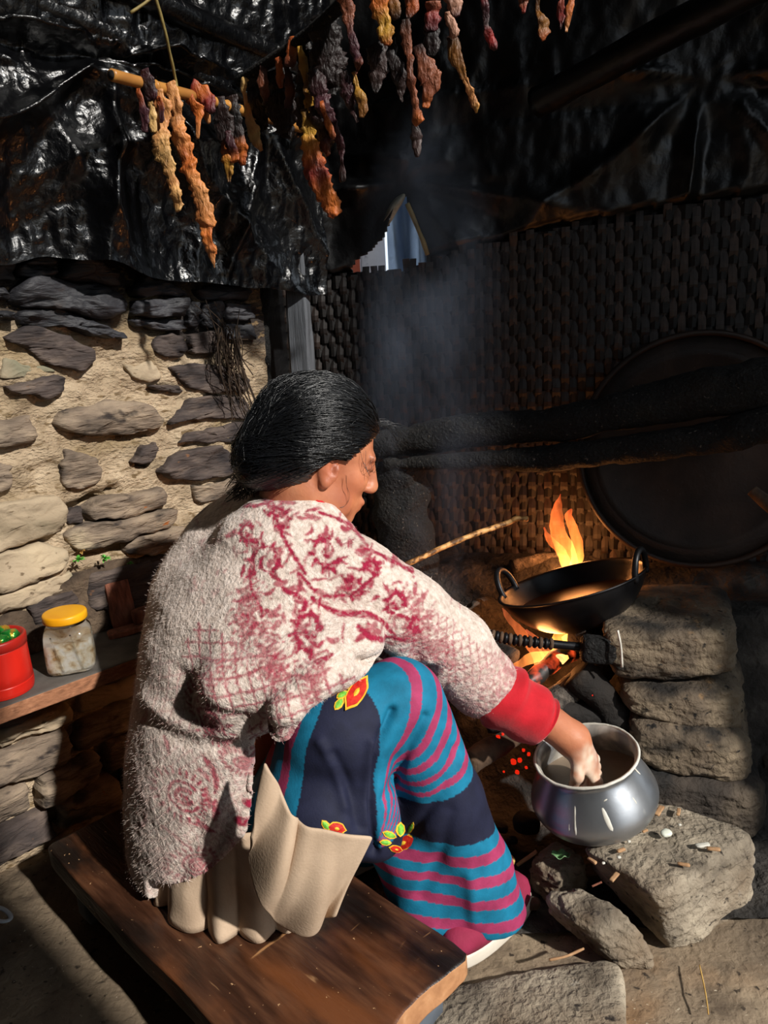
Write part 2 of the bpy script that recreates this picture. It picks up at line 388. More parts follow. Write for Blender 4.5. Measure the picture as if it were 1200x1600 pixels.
def pstone(poly, mat, t=.022, s=0, r0=RW, parent=None, amp=.5):
    q = np.array([rf(a, b) for a, b in poly]); n = 40
    d = np.r_[0, np.cumsum(np.linalg.norm(np.roll(q, -1, 0) - q, axis=1))]; u = np.linspace(0, d[-1], n, endpoint=False)
    qc = np.concatenate([q, q[:1]]); R0 = np.stack([np.interp(u, d, qc[:, 0]), np.interp(u, d, qc[:, 1])], 1)
    R0 = (R0 * 4 + np.roll(R0, 1, 0) + np.roll(R0, -1, 0)) / 6; c = R0.mean(0); V = []
    for sc, h in ((1.03, -1.3), (1.0, .35), (.965, .85), (.84, 1.0), (.6, 1.05), (.32, 1.05)):
        Q = c + (R0 - c) * sc; p = np.stack([Q[:, 0] * 0 + s * 3.1, Q[:, 0] * .6, Q[:, 1] * 1.8], 1)
        hh = h * t + (fbm(p, 14, 4, s) * t * amp * 1.6 + fbm(p * A(1, 1, 2.2), 60, 2, s + 3) * t * .25 if h > 0 else 0)
        Q = Q + (np.stack([vn(p, 45, s + 1), vn(p, 45, s + 2)], 1) * .005 + np.stack([vn(p, 110, s + 1), vn(p, 110, s + 2)], 1) * .003)
        r = np.broadcast_to(r0 + hh, (n,)); V.append(np.stack([(r + Q[:, 0]) * .70711, (Q[:, 0] - r) * .70711, Q[:, 1]], 1))
    V.append(W(r0 + t * 1.1, c[0], c[1])[None]); V = np.concatenate(V); F = []
    for i in range(5):
        for j in range(n): k = (j + 1) % n; F.append((i * n + j, i * n + k, (i + 1) * n + k, (i + 1) * n + j))
    for j in range(n): F.append((5 * n + j, 5 * n + (j + 1) % n, 6 * n))
    ar = np.sum(R0[:, 0] * np.roll(R0[:, 1], -1) - R0[:, 1] * np.roll(R0[:, 0], -1))
    if ar > 0: F = [x[::-1] for x in F]
    return mk('stone', V, F, mat, parent or wl)
S, T_, U_, N_ = M_sooty, M_taupe, M_purple, M_tanstone
STONES = [
 (S, .045, [(22, 416), (78, 416), (84, 428), (60, 437), (22, 432)]), (S, .035, [(28, 413), (45, 397), (68, 395), (82, 413)]),
 (S, .05, [(86, 435), (95, 410), (120, 404), (150, 416), (180, 430), (178, 448), (130, 442)]),
 (S, .05, [(6, 458), (25, 441), (50, 433), (100, 438), (160, 447), (192, 468), (190, 486), (170, 500), (120, 492), (60, 482), (12, 482)]),
 (S, .04, [(14, 492), (60, 483), (90, 486), (130, 500), (185, 520), (192, 531), (150, 529), (80, 507), (20, 509)]),
 (S, .04, [(-20, 489), (13, 488), (13, 504), (-20, 506)]), (S, .04, [(-25, 448), (5, 450), (8, 468), (-20, 474)]),
 (S, .045, [(-30, 400), (8, 395), (20, 412), (18, 440), (-25, 440)]),
 (S, .045, [(198, 452), (215, 438), (250, 440), (284, 464), (205, 467)]), (S, .05, [(201, 468), (282, 467), (283, 496), (240, 498), (201, 495)]),
 (S, .045, [(202, 501), (282, 501), (284, 516), (250, 520), (205, 511)]), (S, .04, [(286, 468), (305, 472), (303, 512), (286, 511)]),
 (S, .045, [(308, 476), (338, 472), (344, 490), (335, 512), (308, 511)]), (S, .04, [(300, 452), (350, 444), (392, 452), (382, 470), (310, 470)]),
 (S, .035, [(345, 475), (385, 474), (392, 500), (350, 505)]), (S, .035, [(345, 508), (392, 506), (395, 530), (350, 530)]),
 (U_, .03, [(4, 521), (40, 508), (80, 518), (115, 530), (140, 541), (150, 560), (130, 578), (95, 578), (60, 561), (38, 542), (10, 536)]),
 (U_, .026, [(234, 531), (255, 522), (280, 525), (289, 545), (282, 559), (250, 559), (237, 548)]),
 (U_, .022, [(291, 521), (330, 515), (346, 535), (330, 552), (296, 553)]),
 (U_, .024, [(258, 573), (300, 568), (350, 572), (388, 590), (382, 611), (330, 613), (288, 606), (270, 586)]),
 (U_, .016, [(234, 606), (265, 600), (289, 611), (280, 617), (245, 613)]),
 (U_, .02, [(4, 603), (40, 592), (85, 585), (101, 590), (98, 612), (70, 621), (20, 613)]),
 (T_, .03, [(80, 661), (105, 638), (140, 629), (190, 624), (235, 632), (256, 655), (246, 673), (190, 681), (140, 681), (100, 673)]),
 (U_, .026, [(260, 667), (275, 640), (300, 620), (350, 615), (388, 625), (388, 655), (340, 656), (280, 656)]),
 (U_, .024, [(273, 691), (300, 672), (350, 664), (390, 660), (390, 685), (340, 692)]),
 (U_, .028, [(244, 741), (262, 715), (290, 702), (340, 694), (361, 712), (368, 731), (340, 746), (310, 751), (270, 749)]),
 (T_, .022, [(-15, 655), (40, 650), (56, 672), (50, 689), (10, 701), (-15, 702)]), (T_, .02, [(-15, 720), (15, 725), (18, 760), (-15, 770)]),
 (T_, .012, [(100, 702), (150, 715), (160, 741), (130, 766), (100, 761), (94, 731)]),
 (N_, .03, [(-20, 792), (40, 778), (95, 775), (106, 800), (95, 826), (50, 846), (-20, 866)]),
 (T_, .03, [(131, 796), (150, 779), (200, 770), (255, 761), (262, 790), (200, 806), (132, 809)]),
 (U_, .012, [(100, 801), (125, 790), (128, 816), (105, 819)]),
 (T_, .034, [(94, 831), (130, 815), (200, 809), (278, 794), (272, 821), (200, 841), (130, 861), (104, 851)]),
 (N_, .03, [(-15, 868), (60, 846), (105, 856), (100, 881), (50, 906), (10, 921), (-15, 925)]),
 (T_, .022, [(300, 760), (340, 752), (372, 740), (378, 765), (340, 781), (308, 786)]), (T_, .026, [(198, 842), (285, 820), (285, 850), (240, 866), (190, 863)]),
 (U_, .016, [(203, 721), (222, 699), (241, 690), (246, 705), (228, 726)]),
 (N_, .018, [(-15, 935), (60, 907), (108, 890), (118, 906), (70, 937), (-10, 960)]),
 (U_, .03, [(132, 896), (230, 872), (275, 880), (260, 930), (200, 955), (135, 948)]), (U_, .02, [(40, 945), (110, 918), (130, 950), (60, 985)]),
 (M_dirt, .016, [(95, 908), (150, 880), (220, 872), (292, 862), (292, 1010), (40, 1025), (-20, 1010), (-10, 965), (70, 940)]),
 (N_, .012, [(5, 560), (50, 570), (85, 580), (30, 588), (0, 590)]), (N_, .012, [(190, 570), (240, 565), (250, 590), (210, 598)]),
]
for i, (m, t, poly) in enumerate(STONES): pstone(poly, m, t * .68, 20 + i, amp=.8)
# courses below the shelf, in the shade
rs = random.Random(5)
zz = .03
while zz < .36:
    h = rs.uniform(.05, .085); ff = .02 + rs.uniform(0, .1)
    while ff < 1.1:
        w = rs.uniform(.12, .24); p = [W(RW, a, b) for a, b in ((ff + .006, zz + .006), (ff + w - .006, zz + .003), (ff + w - .01, zz + h - .008), (ff + .01, zz + h - .004))]
        pq = [tuple(proj(v)) for v in p]; pstone([pq[0], ((pq[0][0] + pq[1][0]) / 2, (pq[0][1] + pq[1][1]) / 2 + 1), pq[1], pq[2], pq[3]], rs.choice([T_, U_, N_]), rs.uniform(.02, .045), int(ff * 100) + int(zz * 1000))
        ff += w
    zz += h

# ---- the rest of the shell: right wall with the open doorway the sun comes through, front wall
D0, D1, DR = .43, 1.43, .95
def slab(name, r0, r1, f0, f1, z0, z1, mat=M_plaster):
    c = W((r0 + r1) / 2, (f0 + f1) / 2, (z0 + z1) / 2); V, F = box(c, (RN, FN, A(0, 0, 1)), ((r1 - r0) / 2, (f1 - f0) / 2, (z1 - z0) / 2), n=4, p=60)
    return mk(name, V, F, mat, smooth=False, kind='structure')
slab('wall_right', DR, DR + .15, D1, 2.95, -.05, 3.75); slab('wall_right', DR, DR + .15, -1.35, D0, -.05, 3.75)
slab('wall_front', -1.75, DR, -1.35, -1.2, -.05, 3.75)
slab('wall_left', -1.75, -1.62, -1.35, 1.18, -.05, 1.75)

# ---- ceiling: black plastic over poles, sloping down to the left and the back
nr, nf = 120, 150
def CEIL(r, f): return 1.72 + .74 * (r + 1.55) - .02 * f
r, f = np.meshgrid(np.linspace(-1.75, DR + .02, nr), np.linspace(-1.3, 3.0, nf), indexing='ij')
zc = CEIL(r, f)
Pc = np.stack([r, f, zc], -1)
zc = zc + .05 * np.abs(np.sin(f * 5.2 + fbm(Pc, 1.5, 3, 8) * 2)) - .03 + fbm(Pc, 6, 4, 9) * .018
mk('ceiling', np.stack([(r + f) * .70711, (f - r) * .70711, zc], -1).reshape(-1, 3), grid_faces(nr, nf), M_tarp2, loc=(0, 0, 1.6), kind='structure')

# ---- black plastic sheet hung over the upper left wall, gathered in folds
def sheet_fold(t, z, gath, seed):
    d = np.zeros_like(t)
    for (gt, gz, amp, k, ph) in gath:
        a = np.arctan2(t - gt, -(z - gz) + .02); rho = np.hypot(t - gt, z - gz)
        w = np.stack([a * 2, rho * 2, 0 * a], -1)
        a = a + .22 * fbm(w, 1.3, 3, seed)
        d += amp * (1 - np.abs(np.sin(a * k + ph))) ** 1.3 * sstep(.0, .16, rho) * np.exp(-rho / .55) * (z < gz + .05)
    return d
nt, nz = 300, 170
t, z = np.meshgrid(np.linspace(-.35, 1.30, nt), np.linspace(0, 1, nz), indexing='ij')
zb = np.interp(t, [.45, .7, .95, 1.1], [1.215, 1.20, 1.165, 1.15]); z = zb + (1.745 - zb) * z
g1 = rf(150, 122, -1.47); g2 = rf(395, 200, -1.47); g0 = rf(30, 130, -1.47)
P3 = np.stack([t, z, 0 * t], -1)
top = sstep(1.17, 1.75, z)
rr = -1.485 + .10 * top + sheet_fold(t, z, [(g1[0], g1[1], .085, 3.2, .35), (g2[0], g2[1], .05, 3.4, 1.3), (g0[0], g0[1], .05, 2.6, 2.)], 31)
rr += fbm(P3 * A(2.2, .6, 1), 9, 4, 33) * .012 + (.5 - np.abs(fbm(P3 * A(1.3, 1, 1), 24, 3, 34))) * .010
rr -= .03 * np.exp(-((z - (g1[1] + .01 + .02 * np.sin(t * 4))) / .02) ** 2)
zl = z - .05 * (1 - top) * (fbm(P3, 4, 3, 35) + .3)
ts = mk('plastic_sheet', np.stack([(rr + t) * .70711, (t - rr) * .70711, zl], -1).reshape(-1, 3), grid_faces(nt, nz), M_tarp)
tag(ts, 'shiny black plastic sheet hanging in fanned folds above the stone wall', 'plastic sheet')

# ---- back wall: woven bamboo mat, sooty; strips are parts
BT = A(.9659, -.2588, 0)                                  # along the back wall, towards the right
B0 = A(-.25, 2.10, 0)
def bt(px, py): p = onb(px, py); return np.array([(p - B0) @ BT, p[2]])
def Bp(t, z, off=0.): t = np.asarray(t, float); return B0 + t[..., None] * BT + np.asarray(z, float)[..., None] * A(0, 0, 1) - np.asarray(off, float)[..., None] * BN
topl = np.array([bt(*q) for q in ((440, 448), (490, 436), (560, 424), (620, 414), (665, 402), (760, 380), (850, 358), (930, 345), (1060, 322), (1230, 300))])
_t = np.linspace(-.1, 1.75, 38); _zt = np.interp(_t, topl[:, 0], topl[:, 1]) - .012 - .05 * ((_t > .08) & (_t < .34))
wb = mk('wall_back_blackout', Bp(np.r_[_t, _t], np.r_[_t * 0 + .2, _zt], np.full(76, -.012)), [(k, k + 1, 39 + k, 38 + k) for k in range(37)], M_tarp2, loc=B0, kind='structure')  # black sheet added behind the mat to keep daylight out of the weave
WP, HP, Z0m = .0205, .034, .30
nv = int(1.62 / WP)
for i in range(nv):
    t0 = .02 + i * WP; zt = np.interp(t0, topl[:, 0], topl[:, 1]) + rs.uniform(-.012, .014); 
    zs = np.arange(Z0m, zt, HP / 3); w = WP * rs.uniform(.40, .47)
    off = .0042 * np.sin(np.pi * (zs - Z0m) / HP + np.pi * (i % 2)) + .002 * vn(np.stack([zs, zs * 0 + i, 0 * zs], -1), 8, 2)
    tt = t0 + .002 * vn(np.stack([zs, zs * 0 + i * 3.3, 0 * zs], -1), 5, 4)
    V = np.concatenate([Bp(tt - w, zs, off), Bp(tt, zs, off + .0016), Bp(tt + w, zs, off)]); n = len(zs); F = []
    for k in range(n - 1): F += [(k, n + k, n + k + 1, k + 1), (n + k, 2 * n + k, 2 * n + k + 1, n + k + 1)]
    o = mk('bamboo_strip', V, F, M_bam[rs.choice([0, 0, 1, 1, 2])], wb, smooth=False)
    md = o.modifiers.new('thickness', 'SOLIDIFY'); md.thickness = .0018
j = 0
while True:
    z0 = Z0m + (j + .5) * HP - HP / 2
    if z0 > 1.32: break
    t = np.arange(0, 1.64, WP / 2.5); zt = np.interp(t, topl[:, 0], topl[:, 1]); t = t[zt > z0 + .012]
    if len(t) < 6: break
    off = -.0042 * np.sin(np.pi * ((t - .02) / WP) + np.pi / 2) * (1 if j % 2 else -1)
    h = HP * .46; zz = z0 + .0015 * vn(np.stack([t, 0 * t + j, 0 * t], -1), 6, 9)
    V = np.concatenate([Bp(t, zz - h, off), Bp(t, zz + h, off)]); n = len(t)
    o = mk('bamboo_strip', V, [(k, k + 1, n + k + 1, n + k) for k in range(n - 1)], M_weft, wb, smooth=False)
    md = o.modifiers.new('thickness', 'SOLIDIFY'); md.thickness = .0015
    j += 1

# ---- torn black sheet above the mat, with a gap that shows the yard
def inpoly(x, y, poly):
    c = np.zeros(x.shape, bool); q = np.asarray(poly)
    for (x0, y0), (x1, y1) in zip(q, np.roll(q, -1, 0)):
        c ^= ((y0 > y) != (y1 > y)) & (x < (x1 - x0) * (y - y0) / (y1 - y0 + 1e-12) + x0)
    return c
GAP = [(546, 426), (556, 408), (580, 391), (600, 371), (607, 352), (612, 338), (622, 318), (633, 304), (640, 322), (652, 352), (664, 388), (668, 420)]
gap = np.array([bt(*q) for q in GAP])
nt, nz = 300, 150
t, z = np.meshgrid(np.linspace(-.25, 1.75, nt), np.linspace(0, 1, nz), indexing='ij')
_b = B0[None, None] + t[..., None] * BT; z = .95 + (CEIL(_b @ RN, _b @ FN) - .02 - .95) * z
P3 = np.stack([t, z, 0 * t + 4], -1); ga = bt(628, 300); gb = bt(520, 260); gc = bt(1100, 140)
off = -.012 + .08 * sstep(1.1, 1.9, z) + sheet_fold(t, z, [(ga[0], ga[1], .05, 4.3, .2), (gb[0], gb[1], .045, 3.6, .9), (gc[0], gc[1], .05, 3.8, .4)], 51)
off += fbm(P3 * A(1.5, .8, 1), 8, 4, 52) * .02 + fbm(P3, 30, 3, 53) * .004
_gc = bt(600, 385); off = off * (1 - np.exp(-(((t - _gc[0]) / .13) ** 2 + ((z - _gc[1]) / .14) ** 2) ** 2)); zt = np.interp(t, topl[:, 0], topl[:, 1]); off = np.where(z < zt + .01, np.minimum(off, -.02), off)
lo = np.interp(t, topl[:, 0], topl[:, 1]) - .05
zz = np.maximum(z, lo + .0 * z); F = grid_faces(nt, nz)
cx, cz = t.ravel()[F].mean(1), zz.ravel()[F].mean(1); hz = zz.ravel()[F].max(1) - zz.ravel()[F].min(1)
keep = ~inpoly(cx, cz, gap) & (hz > 1e-6)
sb = mk('plastic_sheet', Bp(t, zz, off).reshape(-1, 3), F[keep], M_tarp2)
tag(sb, 'torn black plastic sheet with a gap, hanging above the bamboo mat', 'plastic sheet')
md = sb.modifiers.new('thickness', 'SOLIDIFY'); md.thickness = .002
# yellowed turned-back lip and a cane at the gap
M_lip = pmat('yellowed_plastic_lip', [(.3, '#6d6a58'), (.7, '#aaa695')], 30, 5, .5, .4, trans=.0)
q = crv([(600, 346), (606, 328), (617, 311), (631, 303), (632, 310), (622, 327), (612, 344), (605, 354)], 30)
V = np.array([onb(a, b, -.03) for a, b in q]); c = V.mean(0) - BN * .012
o = mk('sheet_lip', np.concatenate([V, [c]]), [(k, k + 1, len(V)) for k in range(len(V) - 1)], M_lip, sb)
md = o.modifiers.new('thickness', 'SOLIDIFY'); md.thickness = .0015
M_cane = pmat('pale_cane', [(.3, '#6d5f35'), (.7, '#94834e')], 20, 5, .6, .4)
V, F = tube(crv([onb(636, 318, -.04), onb(648, 345, -.035), onb(660, 375, -.03), onb(668, 398, -.02)], 14), .006, 8, noise=.002)
tag(mk('cane', V, F, M_cane), 'thin pale cane along the right edge of the gap in the back sheet', 'cane')

# ---- what the gap shows: a whitewashed wall board and a blue sheet outside
M_white = pmat('whitewash', [(.3, '#d3cdd0'), (.7, '#ece6e8')], 8, 6, .9, .3, layers=[('#8f8a90', 25, .6, .75, (1, 1, 1))])
M_orange = pmat('orange_paint', [(.3, '#b5533a'), (.7, '#c4664a')], 8, 5, .8, .3)
M_blue = pmat('faded_blue_sheet', [(.3, '#6d86a8'), (.7, '#a3b7d0')], 6, 5, .6, .6, 12, .02)
def quadbox(name, pxs, y, th, mat, parent=None):
    q = [ony(a, b, y) for a, b in pxs]; V = np.array(q + [v + A(0, th, 0) for v in q])
    return mk(name, V, [(0, 1, 2, 3), (7, 6, 5, 4), (0, 4, 5, 1), (1, 5, 6, 2), (2, 6, 7, 3), (3, 7, 4, 0)], mat, parent, smooth=False)
ob = thing('outdoor_wall', 'whitewashed wall with an orange edge seen through the torn gap', 'wall', ony(570, 800, 2.75))
quadbox('wall_panel', [(583, 800), (623, 800), (596, 280), (556, 280)], 2.75, .05, M_white, ob)
quadbox('painted_edge', [(550, 800), (582.5, 800), (555.5, 280), (520, 280)], 2.745, .06, M_orange, ob)
nt, nz = 40, 40
u, v = np.meshgrid(np.linspace(0, 1, nt), np.linspace(0, 1, nz), indexing='ij')
a, b = ony(625, 800, 2.72), ony(720, 250, 2.72)
V = np.stack([a[0] + (b[0] - a[0]) * u, 2.70 + .03 * np.sin(u * 22 + v * 3) + .02 * np.sin(u * 9 - v * 8), a[2] + (b[2] - a[2]) * v], -1).reshape(-1, 3)
tag(mk('blue_sheet', V, grid_faces(nt, nz), M_blue), 'faded blue sheet hanging outside beyond the torn gap', 'plastic sheet')

# ---- posts
def vpost(name, label, pts, ax, half, mat, noise, s):
    pts = np.asarray(pts); n = 40; C = crv(pts, n); V, F = [], []
    sec = [(-1, -.8), (-.8, -1), (.8, -1), (1, -.8), (1, .8), (.8, 1), (-.8, 1), (-1, .8)]; m = len(sec)
    for i, c in enumerate(C):
        for (a, b) in sec:
            p = c + ax * a * half[0] + BN * b * half[1]; V.append(p + (ax * a + BN * b) * vn(p[None] * A(1, 1, .4), 40, s)[0] * noise)
    for i in range(n - 1):
        for j in range(m): k = (j + 1) % m; F.append((i * m + j, i * m + k, (i + 1) * m + k, (i + 1) * m + j))
    F += [tuple(range(m))[::-1], tuple(range((n - 1) * m, n * m))]
    o = mk(name, V, F, mat, smooth=False); return tag(o, label, 'post')
vpost('wooden_post', 'grey squared timber post rising behind the woman\'s head', [ony(487, 840, 1.93), ony(474, 590, 1.93), ony(464, 430, 1.93), ony(453, 240, 1.93), ony(444, 60, 1.93)], BT, (.026, .022), M_post, .003, 3)
V, F = tube(crv([ony(414, 880, 1.95), ony(414, 620, 1.95), ony(409, 520, 1.95), ony(411, 440, 1.95), ony(404, 300, 1.95)], 30), .02, 10, noise=.006, nsc=20)
tag(mk('wooden_post', V, F, M_soot), 'thin soot-black round post at the end of the stone wall', 'post')
# dark board closing the corner behind the posts
qa, qb = W(-1.62, 1.16, 0), Bp(np.array(.03), np.array(0.), np.array(-.03))
V = np.array([qa, qb, qb + A(0, 0, 1.9), qa + A(0, 0, 1.9)]); V = np.concatenate([V, V + A(-.05, .04, 0)])
mk('wall_corner', V, [(0, 1, 2, 3), (7, 6, 5, 4), (0, 4, 5, 1), (1, 5, 6, 2), (2, 6, 7, 3), (3, 7, 4, 0)], M_tarp2, smooth=False, kind='structure')

# ---- roof poles under the plastic
def pole(name, label, pts, rad, mat, noise=.004, cat='pole', seg=12, n=40):
    V, F = tube(crv(pts, n), rad, seg, noise=noise, nsc=25); return tag(mk(name, V, F, mat), label, cat)
pole('roof_pole', 'plastic-wrapped roof pole slanting down above the bamboo meat pole', [ony(30, -5, 1.45), ony(160, 48, 1.55), ony(340, 135, 1.72), ony(430, 180, 1.85)], .022, M_tarp)
pole('roof_pole', 'plastic-wrapped roof pole slanting down at the top, above the other one', [ony(150, -40, 1.5), ony(300, 28, 1.65), ony(400, 72, 1.78), ony(520, 125, 1.9)], .024, M_tarp)
pole('roof_pole', 'dark roof pole rising to the upper right corner', [ony(840, 160, 1.75), ony(960, 95, 1.6), ony(1120, 10, 1.45), ony(1240, -50, 1.35)], .03, M_tarp2)

# ================================================================ HEARTH
M_wood = pmat('old_bench_wood', [(.25, '#24140c'), (.5, '#43281a'), (.8, '#6b452c')], 7, 9, .42, .5, 16, .003, stretch=(1.2, 9, 6), spec=.5, rvar=.12,
              zrot=math.radians(45), bstretch=(2, 12, 12),
              layers=[('#6d3f22', 5, .45, .7, (1, 2.5, 1)), ('#160d09', 4.5, .5, .68, (1, 1.6, 1)), ('#a5774d', 42, .665, .72, (1, .12, 1)), ('#b58a60', 30, .69, .74, (.15, 1, 1)), ('#c49b70', 120, .70, .74, (1, 1, 1))])
M_woodend = pmat('worn_plank_edge', [(.3, '#8a5c3a'), (.6, '#b5835a'), (.8, '#c79c74')], 30, 9, .8, .6, 70, .003, layers=[('#6f5642', 20, .6, .75, (1, 1, 1))])
M_woodleg = pmat('grey_bench_leg', [(.3, '#3f444b'), (.6, '#596069'), (.8, '#747a80')], 9, 8, .8, .5, 40, .003, layers=[('#a87a52', 26, .66, .72, (1, 1, 1))])
M_shelf = pmat('shelf_plank', [(.3, '#7b5138'), (.6, '#a06d4e'), (.8, '#b98a68')], 16, 8, .8, .6, 50, .002, stretch=(4, 4, 10))
M_shelftop = pmat('dusty_shelf_top', [(.3, '#3d3a37'), (.7, '#5d5852')], 20, 8, .9, .6, 50, .002)
M_redwood = pmat('reddish_split_wood', [(.3, '#5e3425'), (.6, '#8a5540'), (.8, '#a06c52')], 14, 8, .8, .6, 50, .002, stretch=(8, 8, 1))
M_bark = pmat('charred_firewood', [(.3, '#0b0908'), (.6, '#1d1712'), (.85, '#3c3128')], 18, 9, .85, 1., 60, .006, layers=[('#6d6863', 9, .62, .75, (1, 1, 1))])
M_brownlog = pmat('brown_firewood', [(.3, '#2d2118'), (.6, '#5c4634'), (.85, '#86694e')], 22, 9, .85, .9, 60, .004)
M_greylog = pmat('grey_split_firewood', [(.3, '#1e1a17'), (.6, '#5a524a'), (.85, '#8b8278')], 16, 9, .85, 1., 60, .006, stretch=(4, 4, 4))
M_iron = pmat('blackened_iron', [(.3, '#08080a'), (.7, '#17171a')], 12, 6, .38, .25, 90, .001, metal=.55, spec=.5, rvar=.12)
M_ironrim = pmat('dark_iron_handle', [(.3, '#0b0b0d'), (.7, '#202023')], 20, 6, .42, .3, 90, .001, metal=.5)
M_oil = pmat('dark_cooking_oil', [(.3, '#1c0f08'), (.7, '#2d1a10')], 5, 3, .3, 0, spec=.3)
M_tray = pmat('sooty_metal_tray', [(.3, '#1f1713'), (.6, '#382a22'), (.85, '#4d3b30')], 10, 9, .55, .4, 120, .002, metal=.3, layers=[('#6e6155', 120, .72, .76, (1, 1, 1))])
M_alu = pmat('aluminium', [(.3, '#8e9297'), (.7, '#b6b9bd')], 6, 6, .36, .12, 90, .001, metal=.88, rvar=.06, layers=[('#7d8187', 9, .55, .8, (1, 1, 1)), ('#c9cac8', 40, .62, .74, (1, 1, .4))])
M_batter = pmat('white_batter', [(.3, '#b9b5a8'), (.7, '#dcd9cf')], 30, 5, .5, .5, 60, .002)
M_batterin = pmat('batter_in_pot', [(.3, '#6b5c4d'), (.7, '#8b7b69')], 12, 5, .35, .3, 40, .003)
M_pot_in = pmat('batter_smeared_aluminium', [(.38, '#7f8184'), (.5, '#a7a49c'), (.62, '#d2cfc6')], 26, 7, .45, .3, 50, .002, stretch=(1, 1, .3), metal=.35)
M_leaf = pmat('green_leaf', [(.3, '#4f7a4c'), (.7, '#86ab7c')], 30, 4, .5, .2)
M_chip = pmat('wood_chip', [(.3, '#8a6545'), (.7, '#c9a177')], 30, 4, .8, .3)
M_peel = pmat('yellow_peel', [(.3, '#a97e3a'), (.7, '#d7b46a')], 30, 4, .6, .3)
M_pebble = pmat('pale_pebble', [(.3, '#c9cdbd'), (.7, '#e4e6da')], 20, 4, .35, .1)
M_char = pmat('charcoal', [(.3, '#060606'), (.6, '#151413'), (.8, '#6d6a66')], 22, 8, .8, 1., 60, .006)
def emat(name, strength):
    m = bpy.data.materials.new(name); m.use_nodes = True; nt = m.node_tree; nt.nodes.clear()
    at = nt.nodes.new('ShaderNodeAttribute'); at.attribute_name = 'Col'
    e = nt.nodes.new('ShaderNodeEmission'); e.inputs['Strength'].default_value = strength; o = nt.nodes.new('ShaderNodeOutputMaterial')
    t = nt.nodes.new('ShaderNodeBsdfTransparent'); ad = nt.nodes.new('ShaderNodeAddShader')
    nt.links.new(at.outputs['Color'], e.inputs['Color']); nt.links.new(e.outputs[0], ad.inputs[0]); nt.links.new(t.outputs[0], ad.inputs[1])
    nt.links.new(ad.outputs[0], o.inputs['Surface']); return m
M_flame = emat('flame', 1.0)
M_ember = pmat('ember', [(.35, '#1a0503'), (.6, '#7a1206')], 60, 6, .9, .8, 60, .003, emit=('#ff2a10', .8))
M_glow = bpy.data.materials.new('glowing_log'); M_glow.use_nodes = True
_n = M_glow.node_tree; _p = _n.nodes['Principled BSDF']; _t = _n.nodes.new('ShaderNodeTexCoord'); _q = _n.nodes.new('ShaderNodeTexNoise'); _q.inputs['Scale'].default_value = 28; _q.inputs['Detail'].default_value = 7
_r = _n.nodes.new('ShaderNodeValToRGB'); _r.color_ramp.elements[0].position = .45; _r.color_ramp.elements[0].color = (0, 0, 0, 1); _r.color_ramp.elements[1].position = .66; _r.color_ramp.elements[1].color = (1, .09, .02, 1)
_n.links.new(_t.outputs['Object'], _q.inputs['Vector']); _n.links.new(_q.outputs['Fac'], _r.inputs['Fac']); _n.links.new(_r.outputs['Color'], _p.inputs['Emission Color']); _p.inputs['Emission Strength'].default_value = 1.2; _p.inputs['Base Color'].default_value = (.02, .015, .012, 1)

# ---- ash and earth bank behind the fire
nx, ny = 200, 170
x, y = np.meshgrid(np.linspace(-.42, 1.45, nx), np.linspace(1.12, 2.16, ny), indexing='ij')
yp = y + .268 * x; P = np.stack([x, y, 0 * x], -1)
z = .425 * sstep(1.50, 1.96, yp) + .03 * sstep(1.2, 1.5, yp) - .02
plat = .40 * sstep(.50, .60, x - .10 * (y - 1.4)) * sstep(1.42, 1.54, y)
z = np.maximum(z, plat) + fbm(P, 7, 4, 61) * .02 + fbm(P, 40, 3, 62) * .006
z = np.minimum(z, 1.0); zb = z
mk('ash_bank', np.stack([x, y, z], -1).reshape(-1, 3), grid_faces(nx, ny), M_ash, kind='stuff')['label'] = 'grey ash and earth bank behind the fire'
scene.objects['ash_bank']['category'] = 'ash'
def bank_z(px, py):
    i = int(np.clip((px + .42) / 1.87 * (nx - 1), 0, nx - 1)); j = int(np.clip((py - 1.12) / 1.04 * (ny - 1), 0, ny - 1)); return zb[i, j]

def rock(label, top, bot, mat, s, p=6., amp=.014, sc=9., fine=.0065, n=34, group=None):
    V, F = hexrock(top, bot, n, p, amp, sc, s, fine); return tag(mk('hearth_stone', V, F, mat), label, 'stone', group)
# large flat stone under the pot
Z = .135
tp = [onz(905, 1322, Z), onz(1032, 1402, Z), onz(1192, 1296, Z), onz(1020, 1240, Z)]
bt_ = [onz(915, 1352, .03), onz(1050, 1500, -.02), tp[2] * A(1, 1, 0) + A(.0, -.01, -.02), tp[3] * A(1, 1, 0)]
rock('large flat grey stone that carries the aluminium pot', tp, bt_, M_greyrock, 71, 9, .008, 8)
tp = [onz(843, 1392, .085), onz(905, 1378, .10), onz(985, 1415, .10), onz(905, 1452, .085)]; 
bt_ = [onz(855, 1440, 0), onz(925, 1420, -.02), onz(1052, 1530, -.02), onz(985, 1530, -.02)]
rock('lumpy grey rock leaning against the front of the large flat stone', [tp[0], tp[3], tp[2], tp[1]], [bt_[0], bt_[3], bt_[2], bt_[1]], M_greyrock, 72, 4, .016, 10)
tp = [onz(822, 1338, .06), onz(868, 1300, .07), onz(925, 1335, .07), onz(872, 1375, .06)]
rock('small sooty stone left of the large flat stone, with a green leaf on it', [tp[0], tp[3], tp[2], tp[1]], [v * A(1, 1, 0) - A(0, 0, .02) for v in (tp[0], tp[3], tp[2], tp[1])], M_greyrock, 73, 4, .012, 12)
tp = [onz(690, 1550, .022), onz(800, 1497, .026), onz(960, 1478, .03), onz(1000, 1530, .03), ]
tp = [onz(690, 1535, .015), onz(640, 1680, .015), onz(985, 1640, .03), onz(975, 1484, .03)]
